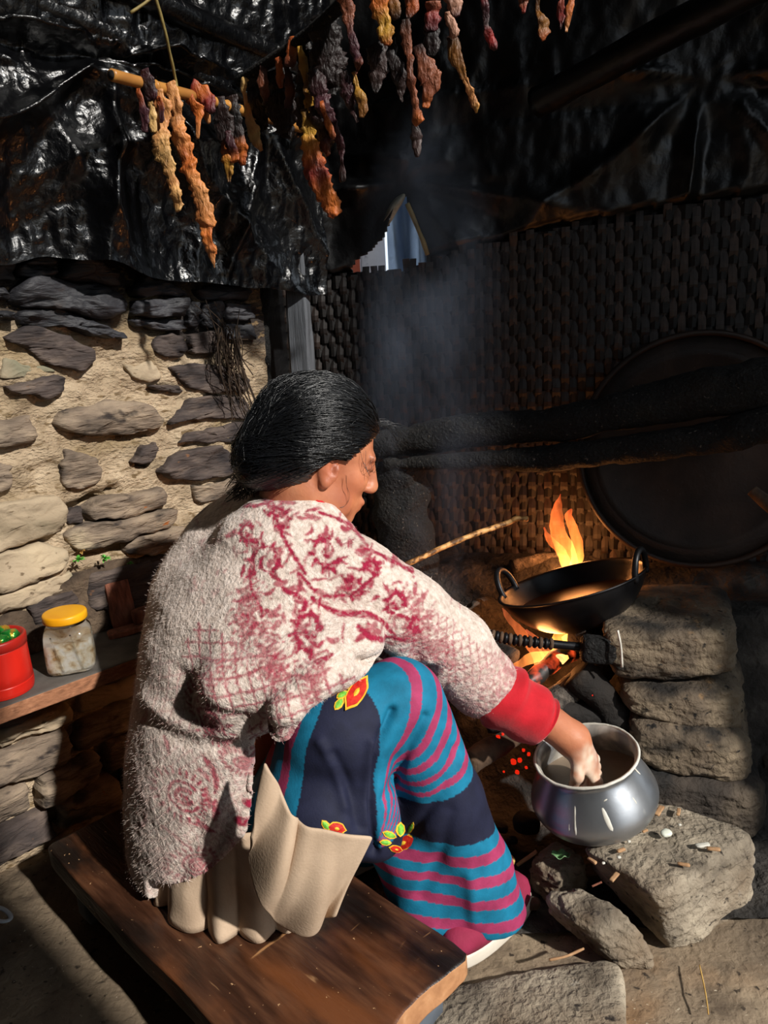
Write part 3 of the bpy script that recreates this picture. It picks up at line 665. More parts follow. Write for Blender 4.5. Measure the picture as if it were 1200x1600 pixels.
rock('low flat slab sunk in the floor in front of the slipper', tp, [v * A(1, 1, 0) - A(0, 0, .05) for v in tp], M_greyrock, 74, 7, .006, 9, .003)
# stacked stones at the right of the hearth
def stack(label, pts, z_dir, yf, dep, mat, s, p=6., amp=.012, sh=.0):
    """front face traced as four corners (bl, br, tr, tl) on the plane y = yf, running back by dep"""
    f = [ony(a, b, yf + o) for (a, b), o in zip(pts, (0, sh, sh, 0))]; d = A(.10, dep, 0.)
    bl, br, tr, tl = f
    return rock(label, [tl, tr, tr + d, tl + d], [bl, br, br + d, bl + d], mat, s, p, amp)
stack('topmost soot-blackened stone of the hearth stack, pale at its right end', [(955, 1075), (1160, 1062), (1152, 985), (935, 990)], 0, 1.36, .28, M_brownrock, 81, 7, .012)
stack('second stone from the top of the hearth stack, tapering to the left', [(968, 1120), (1172, 1168), (1168, 1078), (965, 1082)], 0, 1.34, .26, M_brownrock, 82, 5, .014)
stack('third stone from the top of the hearth stack, with a pale chip on it', [(975, 1205), (1185, 1248), (1178, 1160), (975, 1130)], 0, 1.31, .26, M_brownrock, 83, 5, .014)
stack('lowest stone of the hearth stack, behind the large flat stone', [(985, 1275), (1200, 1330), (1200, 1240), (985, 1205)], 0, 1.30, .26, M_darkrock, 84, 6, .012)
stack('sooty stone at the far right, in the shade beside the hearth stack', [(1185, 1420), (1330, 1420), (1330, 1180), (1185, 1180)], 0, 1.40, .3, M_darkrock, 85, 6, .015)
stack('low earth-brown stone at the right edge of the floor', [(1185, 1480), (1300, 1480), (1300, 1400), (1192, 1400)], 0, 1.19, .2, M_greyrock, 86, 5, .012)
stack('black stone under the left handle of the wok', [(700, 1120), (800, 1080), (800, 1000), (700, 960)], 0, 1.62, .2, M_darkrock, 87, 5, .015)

# ---- soot-black rails above the fire and their stump
def rail(label, pts, wid, y0, y1, s):
    n = 90; ys = np.linspace(y0, y1, len(pts)); C = np.array([ony(a, b, y) for (a, b), y in zip(pts, ys)])
    rad = np.array(wid) * ((C - EYE) @ _fw) / FPX; Q = crv(np.c_[C, rad], n)
    V, F = tube(Q[:, :3], Q[:, 3], 26, noise=.010, nsc=22, s=s); V = V + unit(A(0, -.3, 1)) * (fbm(V, 130, 2, s + 1) * .0025)[:, None]
    return tag(mk('soot_rail', V, F, M_soot), label, 'log', 'soot-crusted rails above the hearth')
rail('upper, thicker soot-crusted log running across behind the fire', [(555, 702), (650, 688), (760, 671), (860, 664), (935, 649), (1040, 628), (1120, 613), (1260, 596)], [19, 24, 26, 28, 29, 34, 40, 48], 1.84, 1.56, 91)
rail('lower, thinner soot-crusted pole running across behind the fire', [(600, 727), (700, 721), (773, 719), (850, 717), (920, 708), (1000, 697), (1093, 688), (1160, 673), (1260, 650)], [10, 13, 16, 20, 20, 22, 24, 27, 30], 1.80, 1.52, 92)
Q = crv([ony(640, 905, 1.84), ony(636, 830, 1.83), ony(628, 770, 1.83), ony(622, 722, 1.83)], 40)
V, F = tube(Q, np.linspace(.072, .055, 40), 30, noise=.028, nsc=17, s=93)
tag(mk('stump_post', V, F, M_soot), 'stout soot-black stump that carries the rails behind the woman\'s face', 'post')

# ---- round tray leaning on the mat
lean = math.radians(9); tn = unit(-BN * math.cos(lean) + A(0, 0, math.sin(lean)))
tc_ = onb(1091, 704, -.085); tx = BT; ty = np.cross(tn, tx)
TM = np.stack([tx, ty, tn], 1); R_ = .273
tr = thing('round_tray', 'large round sooty metal tray leaning on the woven mat behind the rails', 'tray', tc_ - A(0, 0, R_))
V, F = lathe([(0.0001, -.02), (.4 * R_, -.02), (.80 * R_, -.019), (.845 * R_, -.012), (.86 * R_, -.016), (.97 * R_, .020), (.955 * R_, .012), (.85 * R_, -.024), (.0001, -.027)], 96, tc_, TM)
mk('dish', V, F, M_tray, tr)
V, F = lathe([(R_ * .972 + .007 * math.cos(a), .020 + .007 * math.sin(a)) for a in np.linspace(0, 2 * math.pi, 9)[:-1]], 96, tc_, TM, closed=True)
mk('rolled_rim', V, F, M_tray, tr)

# ---- wok with two loop handles
kc = ony(893, 911, 1.55); kz = unit(A(-.24, .17, 1)); kx = unit(np.cross(A(0, 1, 0), kz)); ky = np.cross(kz, kx); KM = np.stack([kx, ky, kz], 1)
KR = .157
wk = thing('wok', 'black iron wok with two loop handles set over the fire', 'wok', kc - kz * .1)
pr = [(.0001, -.098), (.05, -.094), (.085, -.082), (.115, -.062), (.138, -.036), (.152, -.012), (KR, 0), (KR + .004, .003), (KR + .002, .006), (KR - .004, .003), (.147, -.012), (.133, -.034), (.110, -.058), (.08, -.077), (.05, -.088), (.0001, -.092)]
V, F = lathe(crv(pr, 60), 96, kc, KM); mk('bowl', V, F, M_iron, wk)
V, F = lathe([(.0001, -.030), (.06, -.030), (.12, -.0302), (.1345, -.0308)], 64, kc - kz * .006 + 0 * kx, KM); mk('cooking_oil', V, F, M_oil, wk)['label'] = 'dark glossy oil'
for ang, tilt in ((math.radians(146), 1.), (math.radians(-34), 1.)):
    d = kx * math.cos(ang) + ky * math.sin(ang); e = np.cross(kz, d); o = kc + d * (KR - .006)
    a = np.linspace(-.25, math.pi + .25, 26)
    if ang > 1: Pts = np.array([o + e * .033 * math.cos(t) + (kz * .95 + d * .22) * (.048 * math.sin(t) + .006) for t in a])
    else: Pts = np.array([o + e * .036 * math.cos(t) + (kz * .9 + d * .18) * (.050 * math.sin(t) + .004) for t in a])
    V, F = tube(Pts, .0068, 10, ref=d); mk('loop_handle', V, F, M_ironrim, wk)

# ---- aluminium pot with batter
pb = onz(934, 1271, Z + .004); pz = unit(A(-.20, -.05, 1)); px_ = unit(np.cross(A(0, 1, 0), pz)); py_ = np.cross(pz, px_); PM = np.stack([px_, py_, pz], 1)
pot = thing('cooking_pot', 'round-bellied aluminium pot smeared with white batter on the flat stone', 'pot', pb)
prof = [(.0001, 0), (.05, .001), (.084, .006), (.103, .018), (.113, .036), (.115, .049), (.110, .066), (.099, .089), (.089, .108), (.0855, .117), (.087, .123), (.091, .127), (.0925, .130)]
V, F = lathe(crv(prof, 60), 96, pb, PM); mk('pot_body', V, F, M_alu, pot)
V, F = lathe([(.0925, .130), (.0925, .1325), (.089, .132), (.0855, .126), (.0830, .118), (.086, .107), (.096, .088), (.107, .066), (.112, .049), (.109, .036)], 96, pb, PM)
mk('pot_lining', V, F, M_pot_in, pot)['label'] = 'inside wall smeared with batter'
V, F = lathe([(.0925 + .0028 * math.cos(a), .1315 + .0028 * math.sin(a)) for a in np.linspace(0, 2 * math.pi, 9)[:-1]], 96, pb, PM, closed=True)
V = V + unit(A(0, 0, 1)) * (fbm(V, 60, 3, 7) * .002)[:, None]; mk('pot_lip', V, F, M_batter, pot)['label'] = 'lip crusted with dried white batter'
V, F = lathe([(.0001, .060), (.05, .0605), (.1085, .061)], 64, pb, PM); mk('batter', V, F, M_batterin, pot)
def potpt(th, h, out=.001):
    r = np.interp(h, [p[1] for p in prof[2:]], [p[0] for p in prof[2:]]) + out
    return pb + PM @ A(r * math.cos(th), r * math.sin(th), h)
_pn = crv(prof, 400)
def drip(px, pts, w):
    P = np.array([potpt(math.radians(t), h, -.0005) for t, h in pts]); Q = crv(P, 16); s = np.linspace(0, 1, 16)
    V, F = tube(Q, w * (np.sin(np.pi * np.clip(s * .9 + .08, 0, 1)) ** .7), 8, ref=unit(Q[0] - pb), flat=.35, noise=.0006, nsc=150); mk('batter_drip', V, F, M_batter, pot)
drip(0, [(-120, .103), (-121, .080), (-121, .05), (-119, .02)], .0024); drip(0, [(-126, .075), (-127, .055), (-126, .036)], .0026)
drip(0, [(-93, .092), (-92, .078), (-90, .060), (-87, .046)], .0052); drip(0, [(-92, .100), (-88, .102), (-85, .103)], .0016); drip(0, [(-93, .06), (-88, .047)], .002)
drip(0, [(-60, .10), (-58, .075), (-58, .045), (-62, .022), (-66, .014)], .0018); drip(0, [(-35, .120), (-32, .11), (-30, .10)], .003)

# ---- ribbed iron bar under the wok
bar = thing('ribbed_bar', 'black ribbed iron bar lying across the fire below the wok', 'bar', ony(860, 1010, 1.40))
Q = crv([ony(735, 985, 1.42), ony(800, 999, 1.405), ony(880, 1008, 1.40), ony(962, 1016, 1.39)], 120)
V, F = tube(Q, .0085, 12); mk('rod', V, F, M_ironrim, bar)
for i in range(14):
    c = Q[18 + i * 4]; d = unit(Q[19 + i * 4] - Q[18 + i * 4])
    V, F = tube(np.array([c - d * .004, c - d * .002, c + d * .002, c + d * .004]), [.0092, .0118, .0118, .0092], 12); mk('rib', V, F, M_brownlog if i % 2 else M_ironrim, bar)
c = ony(935, 1014, 1.385); V, F = box(c, (unit(A(1, 0, -.1)), A(0, 1, 0), unit(A(.1, 0, 1))), (.034, .02, .026), noise=.006, nsc=30, p=5); mk('bar_end', V, F, M_soot, bar)
V, F = tube(crv([ony(965, 985, 1.352), ony(970, 1010, 1.346), ony(972, 1042, 1.346)], 10), .0025, 6, noise=.001); tag(mk('batter_drip', V, F, M_batter), 'long white batter drip on the topmost sooty hearth stone', 'drip')

# ---- firewood
def log(label, pts, rad, mat, s, name='firewood_log', n=30, ends=(1, 1), noise=.006):
    Q = crv(pts, n); t = np.linspace(0, 1, n); V, F = tube(Q, rad * (1 + .1 * np.sin(t * 7 + s)), 14, noise=noise, nsc=30, s=s); return tag(mk(name, V, F, mat), label, 'firewood')
log('brown round log end poking out beside the woman\'s knee', [ony(732, 1192, 1.27), ony(790, 1158, 1.36), ony(850, 1110, 1.47)], .022, M_brownlog, 101)
log('grey cracked split log beside the forearm', [ony(820, 1120, 1.36), ony(880, 1085, 1.42), ony(940, 1040, 1.5)], .030, M_greylog, 102)
log('log glowing red under the wok', [ony(800, 1090, 1.38), ony(850, 1045, 1.44), ony(905, 1010, 1.52)], .019, M_glow, 103)
log('black charred log lying right of the fire, pointing at the hearth stack', [ony(905, 1000, 1.46), ony(975, 975, 1.62), ony(1075, 942, 1.78)], .026, M_bark, 104)
log('thin black branch lying on the hearth top at the right', [ony(1020, 935, 1.66), ony(1090, 915, 1.74), ony(1230, 905, 1.8)], .013, M_bark, 105)
log('charred log in the dark left of the ribbed bar', [ony(690, 945, 1.68), ony(740, 985, 1.58), ony(800, 1030, 1.48)], .022, M_bark, 106)
log('charred log under the grey split log', [ony(760, 1120, 1.42), ony(860, 1110, 1.40), ony(990, 1130, 1.42)], .032, M_bark, 107)
log('blackened log leaning under the ribbed bar towards the pot', [ony(900, 1050, 1.42), ony(940, 1090, 1.40), ony(980, 1150, 1.40)], .034, M_bark, 108)
log('short charred log behind the pot', [ony(850, 1170, 1.40), ony(920, 1150, 1.43), ony(990, 1170, 1.45)], .035, M_bark, 109)
log('pale ash-coated log behind the wok', [ony(800, 885, 1.84), ony(850, 874, 1.86), ony(900, 880, 1.86)], .018, M_greylog, 110)
log('half-burnt stick with orange glow right of the wok', [ony(955, 985, 1.56), ony(1000, 955, 1.66)], .012, M_glow, 111)
log('brown stick end at the right edge in front of the tray', [ony(1175, 766, 1.55), ony(1230, 815, 1.5)], .013, M_brownlog, 112, noise=.002)
V, F = tube(crv([ony(585, 905, 1.62), ony(640, 880, 1.62), ony(720, 843, 1.66), ony(790, 818, 1.70), ony(806, 811, 1.70), ony(824, 811, 1.71)], 70), .0062, 10, noise=.0016, nsc=60, s=4)
M_stick = pmat('peeled_stick', [(.42, '#5d3d1f'), (.5, '#b07c44'), (.62, '#d9a768')], 60, 3, .6, .6, 120, .002)
tag(mk('stirring_stick', V, F, M_stick), 'thin peeled yellow-brown stick pointing from the woman towards the flames', 'stick')

# ---- flames and embers
def flame(label, pts, wid, y, flat=.35, c0=(1.7, .75, .10), c1=(1.1, .22, .035), c2=(.45, .05, .012), s=0):
    n = 40; C = np.array([ony(a, b, y) for a, b in pts]); rad = np.array(wid) / FPX * ((C - EYE) @ _fw); Q = crv(np.c_[C, rad], n)
    V, F = tube(Q[:, :3], np.maximum(Q[:, 3], .0006), 18, ref=A(0, 1, 0), flat=flat, noise=.0045, nsc=45, s=s)
    t = np.r_[np.repeat(np.linspace(0, 1, n), 18), 0, 1][:, None]
    c = np.where(t < .35, A(*c0) + (A(*c1) - A(*c0)) * (t / .35), A(*c1) + (A(*c2) - A(*c1)) * ((t - .35) / .65))
    c = c * np.clip(.72 + .85 * fbm(V * A(1, 1, .22), 90, 3, s)[:, None], .12, 1.6)
    return tag(mk('flame', V, F, M_flame, col=np.maximum(c, 0)), label, 'flame', 'flames of the cooking fire')
Fy = 1.76
flame('tallest orange flame rising behind the wok', [(893, 897), (887, 868), (872, 832), (870, 800), (876, 772)], [13, 14, 13, 9, 1], Fy, s=1)
flame('left curling tongue of the flame behind the wok', [(889, 893), (876, 862), (858, 842), (850, 824)], [8, 7, 5, 1], Fy - .01, s=2)
flame('right tongue of the flame behind the wok', [(897, 893), (902, 862), (898, 832), (888, 808), (893, 795)], [9, 10, 8, 5, 1], Fy + .01, s=3)
flame('yellow flame licking out below the wok on the right', [(880, 1003), (905, 994), (930, 988), (943, 984)], [9, 10, 8, 1], 1.50, c1=(1.6, .62, .09), c2=(1.3, .4, .05), s=4)
flame('yellow flame under the middle of the wok', [(872, 1022), (874, 1000), (880, 985), (884, 975)], [12, 13, 9, 2], 1.53, c1=(1.6, .62, .09), c2=(1.3, .4, .05), s=5)
flame('orange flame under the left of the wok', [(846, 1045), (838, 1020), (815, 990), (795, 965), (785, 950)], [11, 10, 8, 5, 1], 1.53, c0=(.9, .25, .05), c1=(.45, .09, .02), c2=(.16, .03, .012), s=6)
flame('thin reddish flame curling beside the orange one under the wok', [(858, 1042), (852, 1018), (836, 998), (822, 984)], [7, 8, 5, 1], 1.52, c0=(1., .3, .05), c1=(.6, .12, .03), c2=(.25, .04, .015), s=16)
flame('orange flame licking up the right side of the wok', [(955, 978), (975, 966), (995, 950), (1003, 930)], [7, 7, 5, 1], 1.60, c0=(1.2, .35, .05), c1=(.8, .16, .03), s=7)
flame('low flame behind the ribbed bar', [(800, 1045), (825, 1030), (850, 1025), (880, 1030)], [4, 9, 9, 2], 1.47, c0=(.5, .12, .03), c1=(.9, .26, .05), c2=(1.2, .35, .06), s=8)
flame('small white-hot flame below the ribbed bar', [(868, 1036), (876, 1030), (888, 1026)], [5, 8, 2], 1.45, c0=(1.5, .7, .2), c1=(1.7, .9, .3), c2=(1.3, .5, .1), s=9)
flame('faint flame in the coals far right of the wok', [(1020, 975), (1035, 968), (1050, 956)], [4, 4, 1], 1.72, c0=(.6, .12, .02), c1=(.5, .08, .02), s=10)
for i, (a, b, y, r) in enumerate([(778, 1152, 1.335, .004), (786, 1147, 1.345, .003), (771, 1165, 1.325, .002), (826, 1178, 1.33, .004), (818, 1172, 1.335, .003), (802, 1190, 1.318, .005), (812, 1188, 1.318, .004), (808, 1206, 1.31, .004), (822, 1199, 1.312, .003), (787, 1206, 1.305, .002), (926, 1086, 1.375, .002), (905, 1062, 1.39, .002), (840, 1152, 1.36, .003)]):
    c = ony(a, b, y); V, F = hexrock([c + A(-r, -r, r), c + A(r, -r, r), c + A(r, r, r), c + A(-r, r, r)], [c + A(-r, -r, -r), c + A(r, -r, -r), c + A(r, r, -r), c + A(-r, r, -r)], 5, 3, r * .5, 90, i, 0)
    tag(mk('ember', V, F, M_ember), 'red glowing ember among the charred firewood', 'ember', 'embers among the firewood')
for i, (p, w, col, rad) in enumerate([(ony(886, 860, 1.78), 2.2, (1, .36, .1), .05), (ony(860, 1020, 1.50), 2.6, (1, .36, .1), .05), (ony(985, 955, 1.66), .9, (1, .33, .08), .03)]):
    ld = bpy.data.lights.new('fire_light', 'POINT'); ld.energy = w; ld.color = col; ld.shadow_soft_size = rad
    lo = bpy.data.objects.new('fire_light', ld); lo.location = tuple(p); COL.objects.link(lo)

# ---- litter on the hearth
def lump(name, label, cat, px, py, z, r, mat, s, flat=.6, group=None, p=3):
    c = onz(px, py, z); c[2] += r * flat; d = [A(-r, -r * .8, 0), A(r, -r * .8, 0), A(r, r * .8, 0), A(-r, r * .8, 0)]
    V, F = hexrock([c + q + A(0, 0, r * flat) for q in d], [c + q - A(0, 0, r * flat) for q in d], 7, p, r * .25, 1 / (r * 2.5), s, r * .05)
    return tag(mk(name, V, F, mat), label, cat, group)
lump('pebble', 'smooth pale egg-shaped pebble on the large flat stone', 'pebble', 1040, 1306, .14, .0105, M_pebble, 1, .5, p=2.2).rotation_euler = (0, 0, .3)
for i, (a, b, r) in enumerate([(983, 1316, .003), (967, 1341, .0035), (943, 1350, .003), (1062, 1290, .0028)]): lump('batter_crumb', ['tiny white crumb left of the pebble, near the pot', 'white crumb on the middle of the flat stone front', 'white crumb closest to the left front edge of the flat stone', 'white crumb behind the pebble'][i], 'crumb', a, b, .14, r, M_batter, 5 + i, .6, 'white crumbs on the flat stone')
for i, (a, b, l, an, z, m) in enumerate([(1030, 1268, .016, .9, .14, M_chip), (970, 1330, .008, .4, .14, M_chip), (925, 1346, .009, 2.2, .138, M_chip), (1068, 1352, .010, -.3, .14, M_chip), (1098, 1322, .013, .1, .14, M_batter), (1115, 1328, .011, -.2, .14, M_chip), (1008, 1300, .006, .4, .14, M_chip), (1060, 1270, .01, 1.1, .14, M_chip), (960, 1372, .012, .8, .12, M_chip), (1118, 1162, .016, .5, .30, M_chip)]):
    c = onz(a, b, z) if i < 9 else ony(a, b, 1.33); V, F = box(c + A(0, 0, .002), (A(math.cos(an), math.sin(an), 0), A(-math.sin(an), math.cos(an), 0), A(0, 0, 1)), (l, l * .32, .0018), noise=.0015, nsc=120, n=4)
    lab = ['large wood chip touching the right foot of the pot', 'small brown chip just below the pot at the front', 'brown chip at the left front corner of the large flat stone', 'brown chip nearest the front edge of the large flat stone', 'white flat chip at the right side of the large flat stone', 'brown chip beside the white flat chip', 'tiny brown chip between pot and pebble', 'brown chip behind the pebble, next to the large chip', 'brown chip at the very edge of the flat stone above the lumpy rock', 'pale wood chip lying on the third stone of the hearth stack'][i]
    tag(mk('wood_chip', V, F, m), lab, 'chip', 'wood chips on the hearth')
# leaf, peel, twigs
u, v = np.meshgrid(np.linspace(-1, 1, 14), np.linspace(-1, 1, 9), indexing='ij')
c = onz(876, 1338, .088); w = .011 * (1 - u ** 2) ** .5
P = np.stack([c[0] + u * .017, c[1] + v * w, c[2] + .006 * np.abs(v) * (1 - u * u) + .006 * u * u + .003 * np.sin(u * 6)], -1).reshape(-1, 3)
o = tag(mk('leaf', P, grid_faces(14, 9), M_leaf), 'curled green leaf on the small sooty stone', 'leaf'); o.modifiers.new('thickness', 'SOLIDIFY').thickness = .0012
lump('peel', 'crumpled yellow vegetable peel on the ground by the skirt hem', 'peel', 796, 1350, .03, .011, M_peel, 22, .7)
lump('ember_lump', 'silvery ash-coated lump of charcoal left of the pot', 'charcoal', 822, 1298, .03, .026, M_char, 23, .7)
lump('ember_lump', 'black lump of charcoal at the left end of the burnt litter', 'charcoal', 780, 1300, .02, .018, M_char, 24, .6)
lump('ember_lump', 'small black cinder between skirt and pot', 'charcoal', 800, 1318, .02, .012, M_char, 25, .6)
lump('ember_lump', 'brown burnt clod by the slipper', 'charcoal', 832, 1418, .01, .014, M_brownlog, 26, .6)
def twig(label, pts, r, mat): V, F = tube(crv(pts, 16), r, 6, noise=r * .4, nsc=80); return tag(mk('twig', V, F, mat), label, 'twig')
twig('pale twig leaning on the small sooty stone', [onz(808, 1352, .03), onz(825, 1340, .045), onz(838, 1330, .06)], .0035, M_chip)
twig('pale bent twig on the floor in front of the slipper', [onz(858, 1500, .03), onz(885, 1494, .034), onz(912, 1482, .034)], .0022, M_chip)
twig('thin straw lying on the floor at the lower right', [onz(1093, 1508, .012), onz(1102, 1550, .012), onz(1107, 1585, .012)], .0012, M_peel)
twig('short red-brown splinter behind the lumpy rock', [onz(925, 1385, .11), onz(940, 1378, .115)], .002, M_redwood)

# ================================================================ BENCH
bench = thing('low_bench', 'low dark wooden plank bench the woman sits on', 'bench', W(-.98, .57, 0))
BZ = .13; b0, b1, c0, c1 = -1.355, -.607, .412, .737
n = 60
V, F = box(W((b0 + b1) / 2, (c0 + c1) / 2, BZ - .021), (RN, FN, A(0, 0, 1)), ((b1 - b0) / 2, (c1 - c0) / 2, .021), n=24, p=40)
rcoord = V @ RN; fc = V @ FN
V = V + FN * (fbm(np.stack([rcoord, rcoord * 0, V[:, 2]], -1), 9, 3, 2) * .004)[:, None] + RN * (sstep(b1 - .05, b1, rcoord) * fbm(np.stack([fc, V[:, 2] * .4, 0 * fc], -1), 16, 4, 6) * .012)[:, None]
o = mk('seat_plank', V, F, M_wood, bench, smooth=False); o.data.materials.append(M_woodend)
cen = np.array([V[f].mean(0) for f in F]); nn = np.array([np.cross(V[f[2]] - V[f[0]], V[f[3]] - V[f[1]]) for f in F]); nn /= np.linalg.norm(nn, axis=1)[:, None]
idx = ((nn @ RN > .5) & (cen @ RN > b1 - .05)).astype(np.int32); o.data.polygons.foreach_set('material_index', idx)
for rr_ in (-.665, -1.27):
    V, F = box(W(rr_, .575, .044), (RN, FN, A(0, 0, 1)), (.022, .145, .046), n=8, p=20, noise=.002, nsc=30); mk('leg', V, F, M_woodleg, bench, smooth=False)

# ================================================================ SHELF, CONTAINERS, ODDS AND ENDS AT THE LEFT
SZ = .43
sh = thing('wall_shelf', 'rough wooden shelf plank along the stone wall at the left', 'shelf', W(-1.44, .5, SZ - .03))
V, F = box(W(-1.446, .45, SZ - .016), (RN, FN, A(0, 0, 1)), (.096, .75, .016), n=20, p=30, noise=.002, nsc=20)
o = mk('plank', V, F, M_shelf, sh, smooth=False); o.data.materials.append(M_shelftop)
nn = np.array([np.cross(V[f[2]] - V[f[0]], V[f[3]] - V[f[1]])[2] for f in F]); ln = np.array([np.linalg.norm(np.cross(V[f[2]] - V[f[0]], V[f[3]] - V[f[1]])) for f in F])
o.data.polygons.foreach_set('material_index', (nn / ln > .6).astype(np.int32))
M_red = pmat('red_plastic', [(.3, '#b3170f'), (.7, '#d42a1c')], 8, 4, .33, .08, 60, .001, spec=.5)
M_yellow = pmat('yellow_lid', [(.3, '#d9930f'), (.7, '#eeb01c')], 10, 4, .4, .1, 60, .001)
M_jar = bpy.data.materials.new('clear_jar_plastic'); M_jar.use_nodes = True; p_ = M_jar.node_tree.nodes['Principled BSDF']
p_.inputs['Transmission Weight'].default_value = 1.; p_.inputs['Roughness'].default_value = .06; p_.inputs['IOR'].default_value = 1.3; p_.inputs['Base Color'].default_value = (.93, .93, .9, 1)
M_grain = pmat('puffed_grain', [(.32, '#b08b5c'), (.45, '#e6d6b8'), (.6, '#fbf7ee')], 60, 5, .7, .8, 90, .004)
M_foil = pmat('green_gold_foil', [(.4, '#1f8a34'), (.5, '#3aa847'), (.58, '#c99a35')], 40, 3, .25, .8, 50, .004, metal=.7)
can_c = onz(6, 1078, SZ); can = thing('red_canister', 'red plastic canister with shiny foil on top at the left edge', 'canister', can_c)
V, F = lathe(crv([(.0001, 0), (.046, 0), (.052, .003), (.0535, .010), (.0535, .021)], 14), 64, can_c); V2, F2 = lathe([(.0535, .021), (.0522, .0225), (.0535, .024), (.0525, .040), (.0515, .082), (.0515, .086)], 64, can_c)
mk('canister_body', *join([(V, F), (V2, F2)]), M_red, can)
V, F = lathe([(.0515, .086), (.0505, .0868), (.0525, .088), (.053, .103), (.0515, .106), (.047, .106), (.046, .098), (.0001, .098)], 64, can_c); mk('canister_rim', V, F, pmat('dark_red_rim', [(.3, '#8f1712'), (.7, '#aa2218')], 8, 4, .4, .05), can)
for k in range(5):
    a = k * 1.3 + .3; c = can_c + A(.026 * math.cos(a), .026 * math.sin(a), .105); V, F = hexrock([c + A(-.016, -.012, .008), c + A(.016, -.012, .008), c + A(.016, .012, .008), c + A(-.016, .012, .008)], [c + A(-.016, -.012, -.008), c + A(.016, -.012, -.008), c + A(.016, .012, -.008), c + A(-.016, .012, -.008)], 8, 3, .004, 70, k, .001); mk('foil_wrapper', V, F, M_foil, can)
jc = onz(114, 1042, SZ) ; jar = thing('storage_jar', 'clear squarish jar of puffed grain with a yellow lid', 'jar', jc)
ja = math.radians(18)
def sqloft(prof, seg=56, p=5.):
    V = []; th = np.linspace(0, 2 * np.pi, seg, endpoint=False)
    for (a, z, q) in prof:
        c, s = np.cos(th), np.sin(th); r = a / (np.abs(c) ** q + np.abs(s) ** q) ** (1 / q); x, y = r * c, r * s
        V.append(np.stack([x * math.cos(ja) - y * math.sin(ja), x * math.sin(ja) + y * math.cos(ja), 0 * x + z], 1) + jc)
    n = len(V); V = np.concatenate(V); F = [(i * seg + j, i * seg + (j + 1) % seg, (i + 1) * seg + (j + 1) % seg, (i + 1) * seg + j) for i in range(n - 1) for j in range(seg)]
    return V, F
jp = [(.0005, .0, 4), (.034, 0, 4), (.041, .004, 4), (.0435, .012, 5), (.0440, .04, 5), (.0430, .065, 5), (.0415, .078, 4), (.037, .088, 2.6), (.033, .093, 2), (.033, .104, 2)]
V, F = sqloft([tuple(r) for r in crv(jp, 30)]); jw = mk('jar_wall', V, F, M_jar, jar); 
for s_ in (-.02, 0.014):
    d = A(math.cos(ja), math.sin(ja), 0); e = A(math.sin(ja), -math.cos(ja), 0)
    V, F = tube(crv([jc + e * .0445 + d * (s_ - .006) + A(0, 0, .082), jc + e * .0452 + d * s_ + A(0, 0, .05), jc + e * .0445 + d * (s_ + .008) + A(0, 0, .012)], 12), .0014, 6); mk('jar_ridge', V, F, M_jar, jar)
gp = [(.0005, .003, 4), (.032, .003, 4), (.0385, .007, 4), (.0412, .014, 5), (.0415, .04, 5), (.0405, .058, 5), (.03, .064, 4), (.0005, .062, 4)]
V, F = sqloft([tuple(r) for r in crv(gp, 34)]); V = V + (fbm(V, 90, 3, 3) * .003)[:, None] * unit(A(.3, -.5, .8)); mk('puffed_grain', V, F, M_grain, jar, kind='stuff')
V, F = lathe([(.034, .099), (.0395, .0985), (.0405, .101), (.0405, .111), (.039, .114), (.036, .1145), (.0001, .1145)], 56, jc); mk('jar_lid', V, F, M_yellow, jar)
# split wood on the shelf
pA = onz(192, 985, SZ); V, F = box(pA + A(-.004, .02, .052), (unit(A(.75, .66, 0)), unit(A(-.64, .72, -.28)), unit(A(-.18, .2, 1))), (.026, .010, .052), noise=.002, nsc=30, p=16)
tag(mk('wood_block', V, F, M_redwood, smooth=False), 'reddish wood block leaning upright at the back of the shelf', 'wood block')
pB = onz(215, 985, SZ); V, F = box(pB + A(.01, .0, .010), (unit(A(.9, .42, .10)), unit(A(-.42, .9, 0)), unit(A(-.10, 0, 1))), (.07, .018, .006), noise=.002, nsc=30, p=16)
tag(mk('wood_block', V, F, M_redwood, smooth=False), 'flat wood chip lying at the foot of the upright block', 'wood block')
V, F = box(pB + A(.035, .025, .034), (unit(A(.9, .42, .14)), unit(A(-.42, .9, 0)), unit(A(-.14, 0, 1))), (.05, .016, .014), noise=.002, nsc=30, p=12)
tag(mk('wood_block', V, F, M_redwood, smooth=False), 'stubby wood offcut between the upright block and the woman\'s back', 'wood block')
c = onz(158, 1262, .0); V, F = box(c + A(0, .03, .038), (FN, -RN, A(0, 0, 1)), (.055, .03, .038), noise=.002, nsc=20, p=16)
tag(mk('wood_block', V, F, M_wood, smooth=False), 'dull brown wood block on the floor in the dark under the shelf', 'wood block')
# ladle handle at the left edge
M_steel = pmat('steel', [(.3, '#b9bec4'), (.7, '#d5d9de')], 10, 3, .4, .05, metal=.0)
a = onz(14, 1437, .03); b = onz(-70, 1395, .03); d = unit(b - a); e = unit(np.cross(A(0, 0, 1), d)); lp = []
for t in np.linspace(0, 2 * math.pi, 40, endpoint=True): lp.append(a + d * .035 + d * (-.036 * math.cos(t)) + e * .0125 * math.sin(t) * (1 if abs(math.cos(t)) < .9 else 1))
ld_ = thing('ladle', 'steel handle loop of a utensil lying on the floor at the left edge', 'ladle', a)
V, F = tube(np.array(lp), .0045, 8, ref=A(0, 0, 1), flat=.5); mk('handle_loop', V, F, M_steel, ld_)
V, F = tube(crv([a + d * .07, b, b + d * .1], 10), .006, 8, ref=A(0, 0, 1), flat=.5); mk('handle_shaft', V, F, M_steel, ld_)
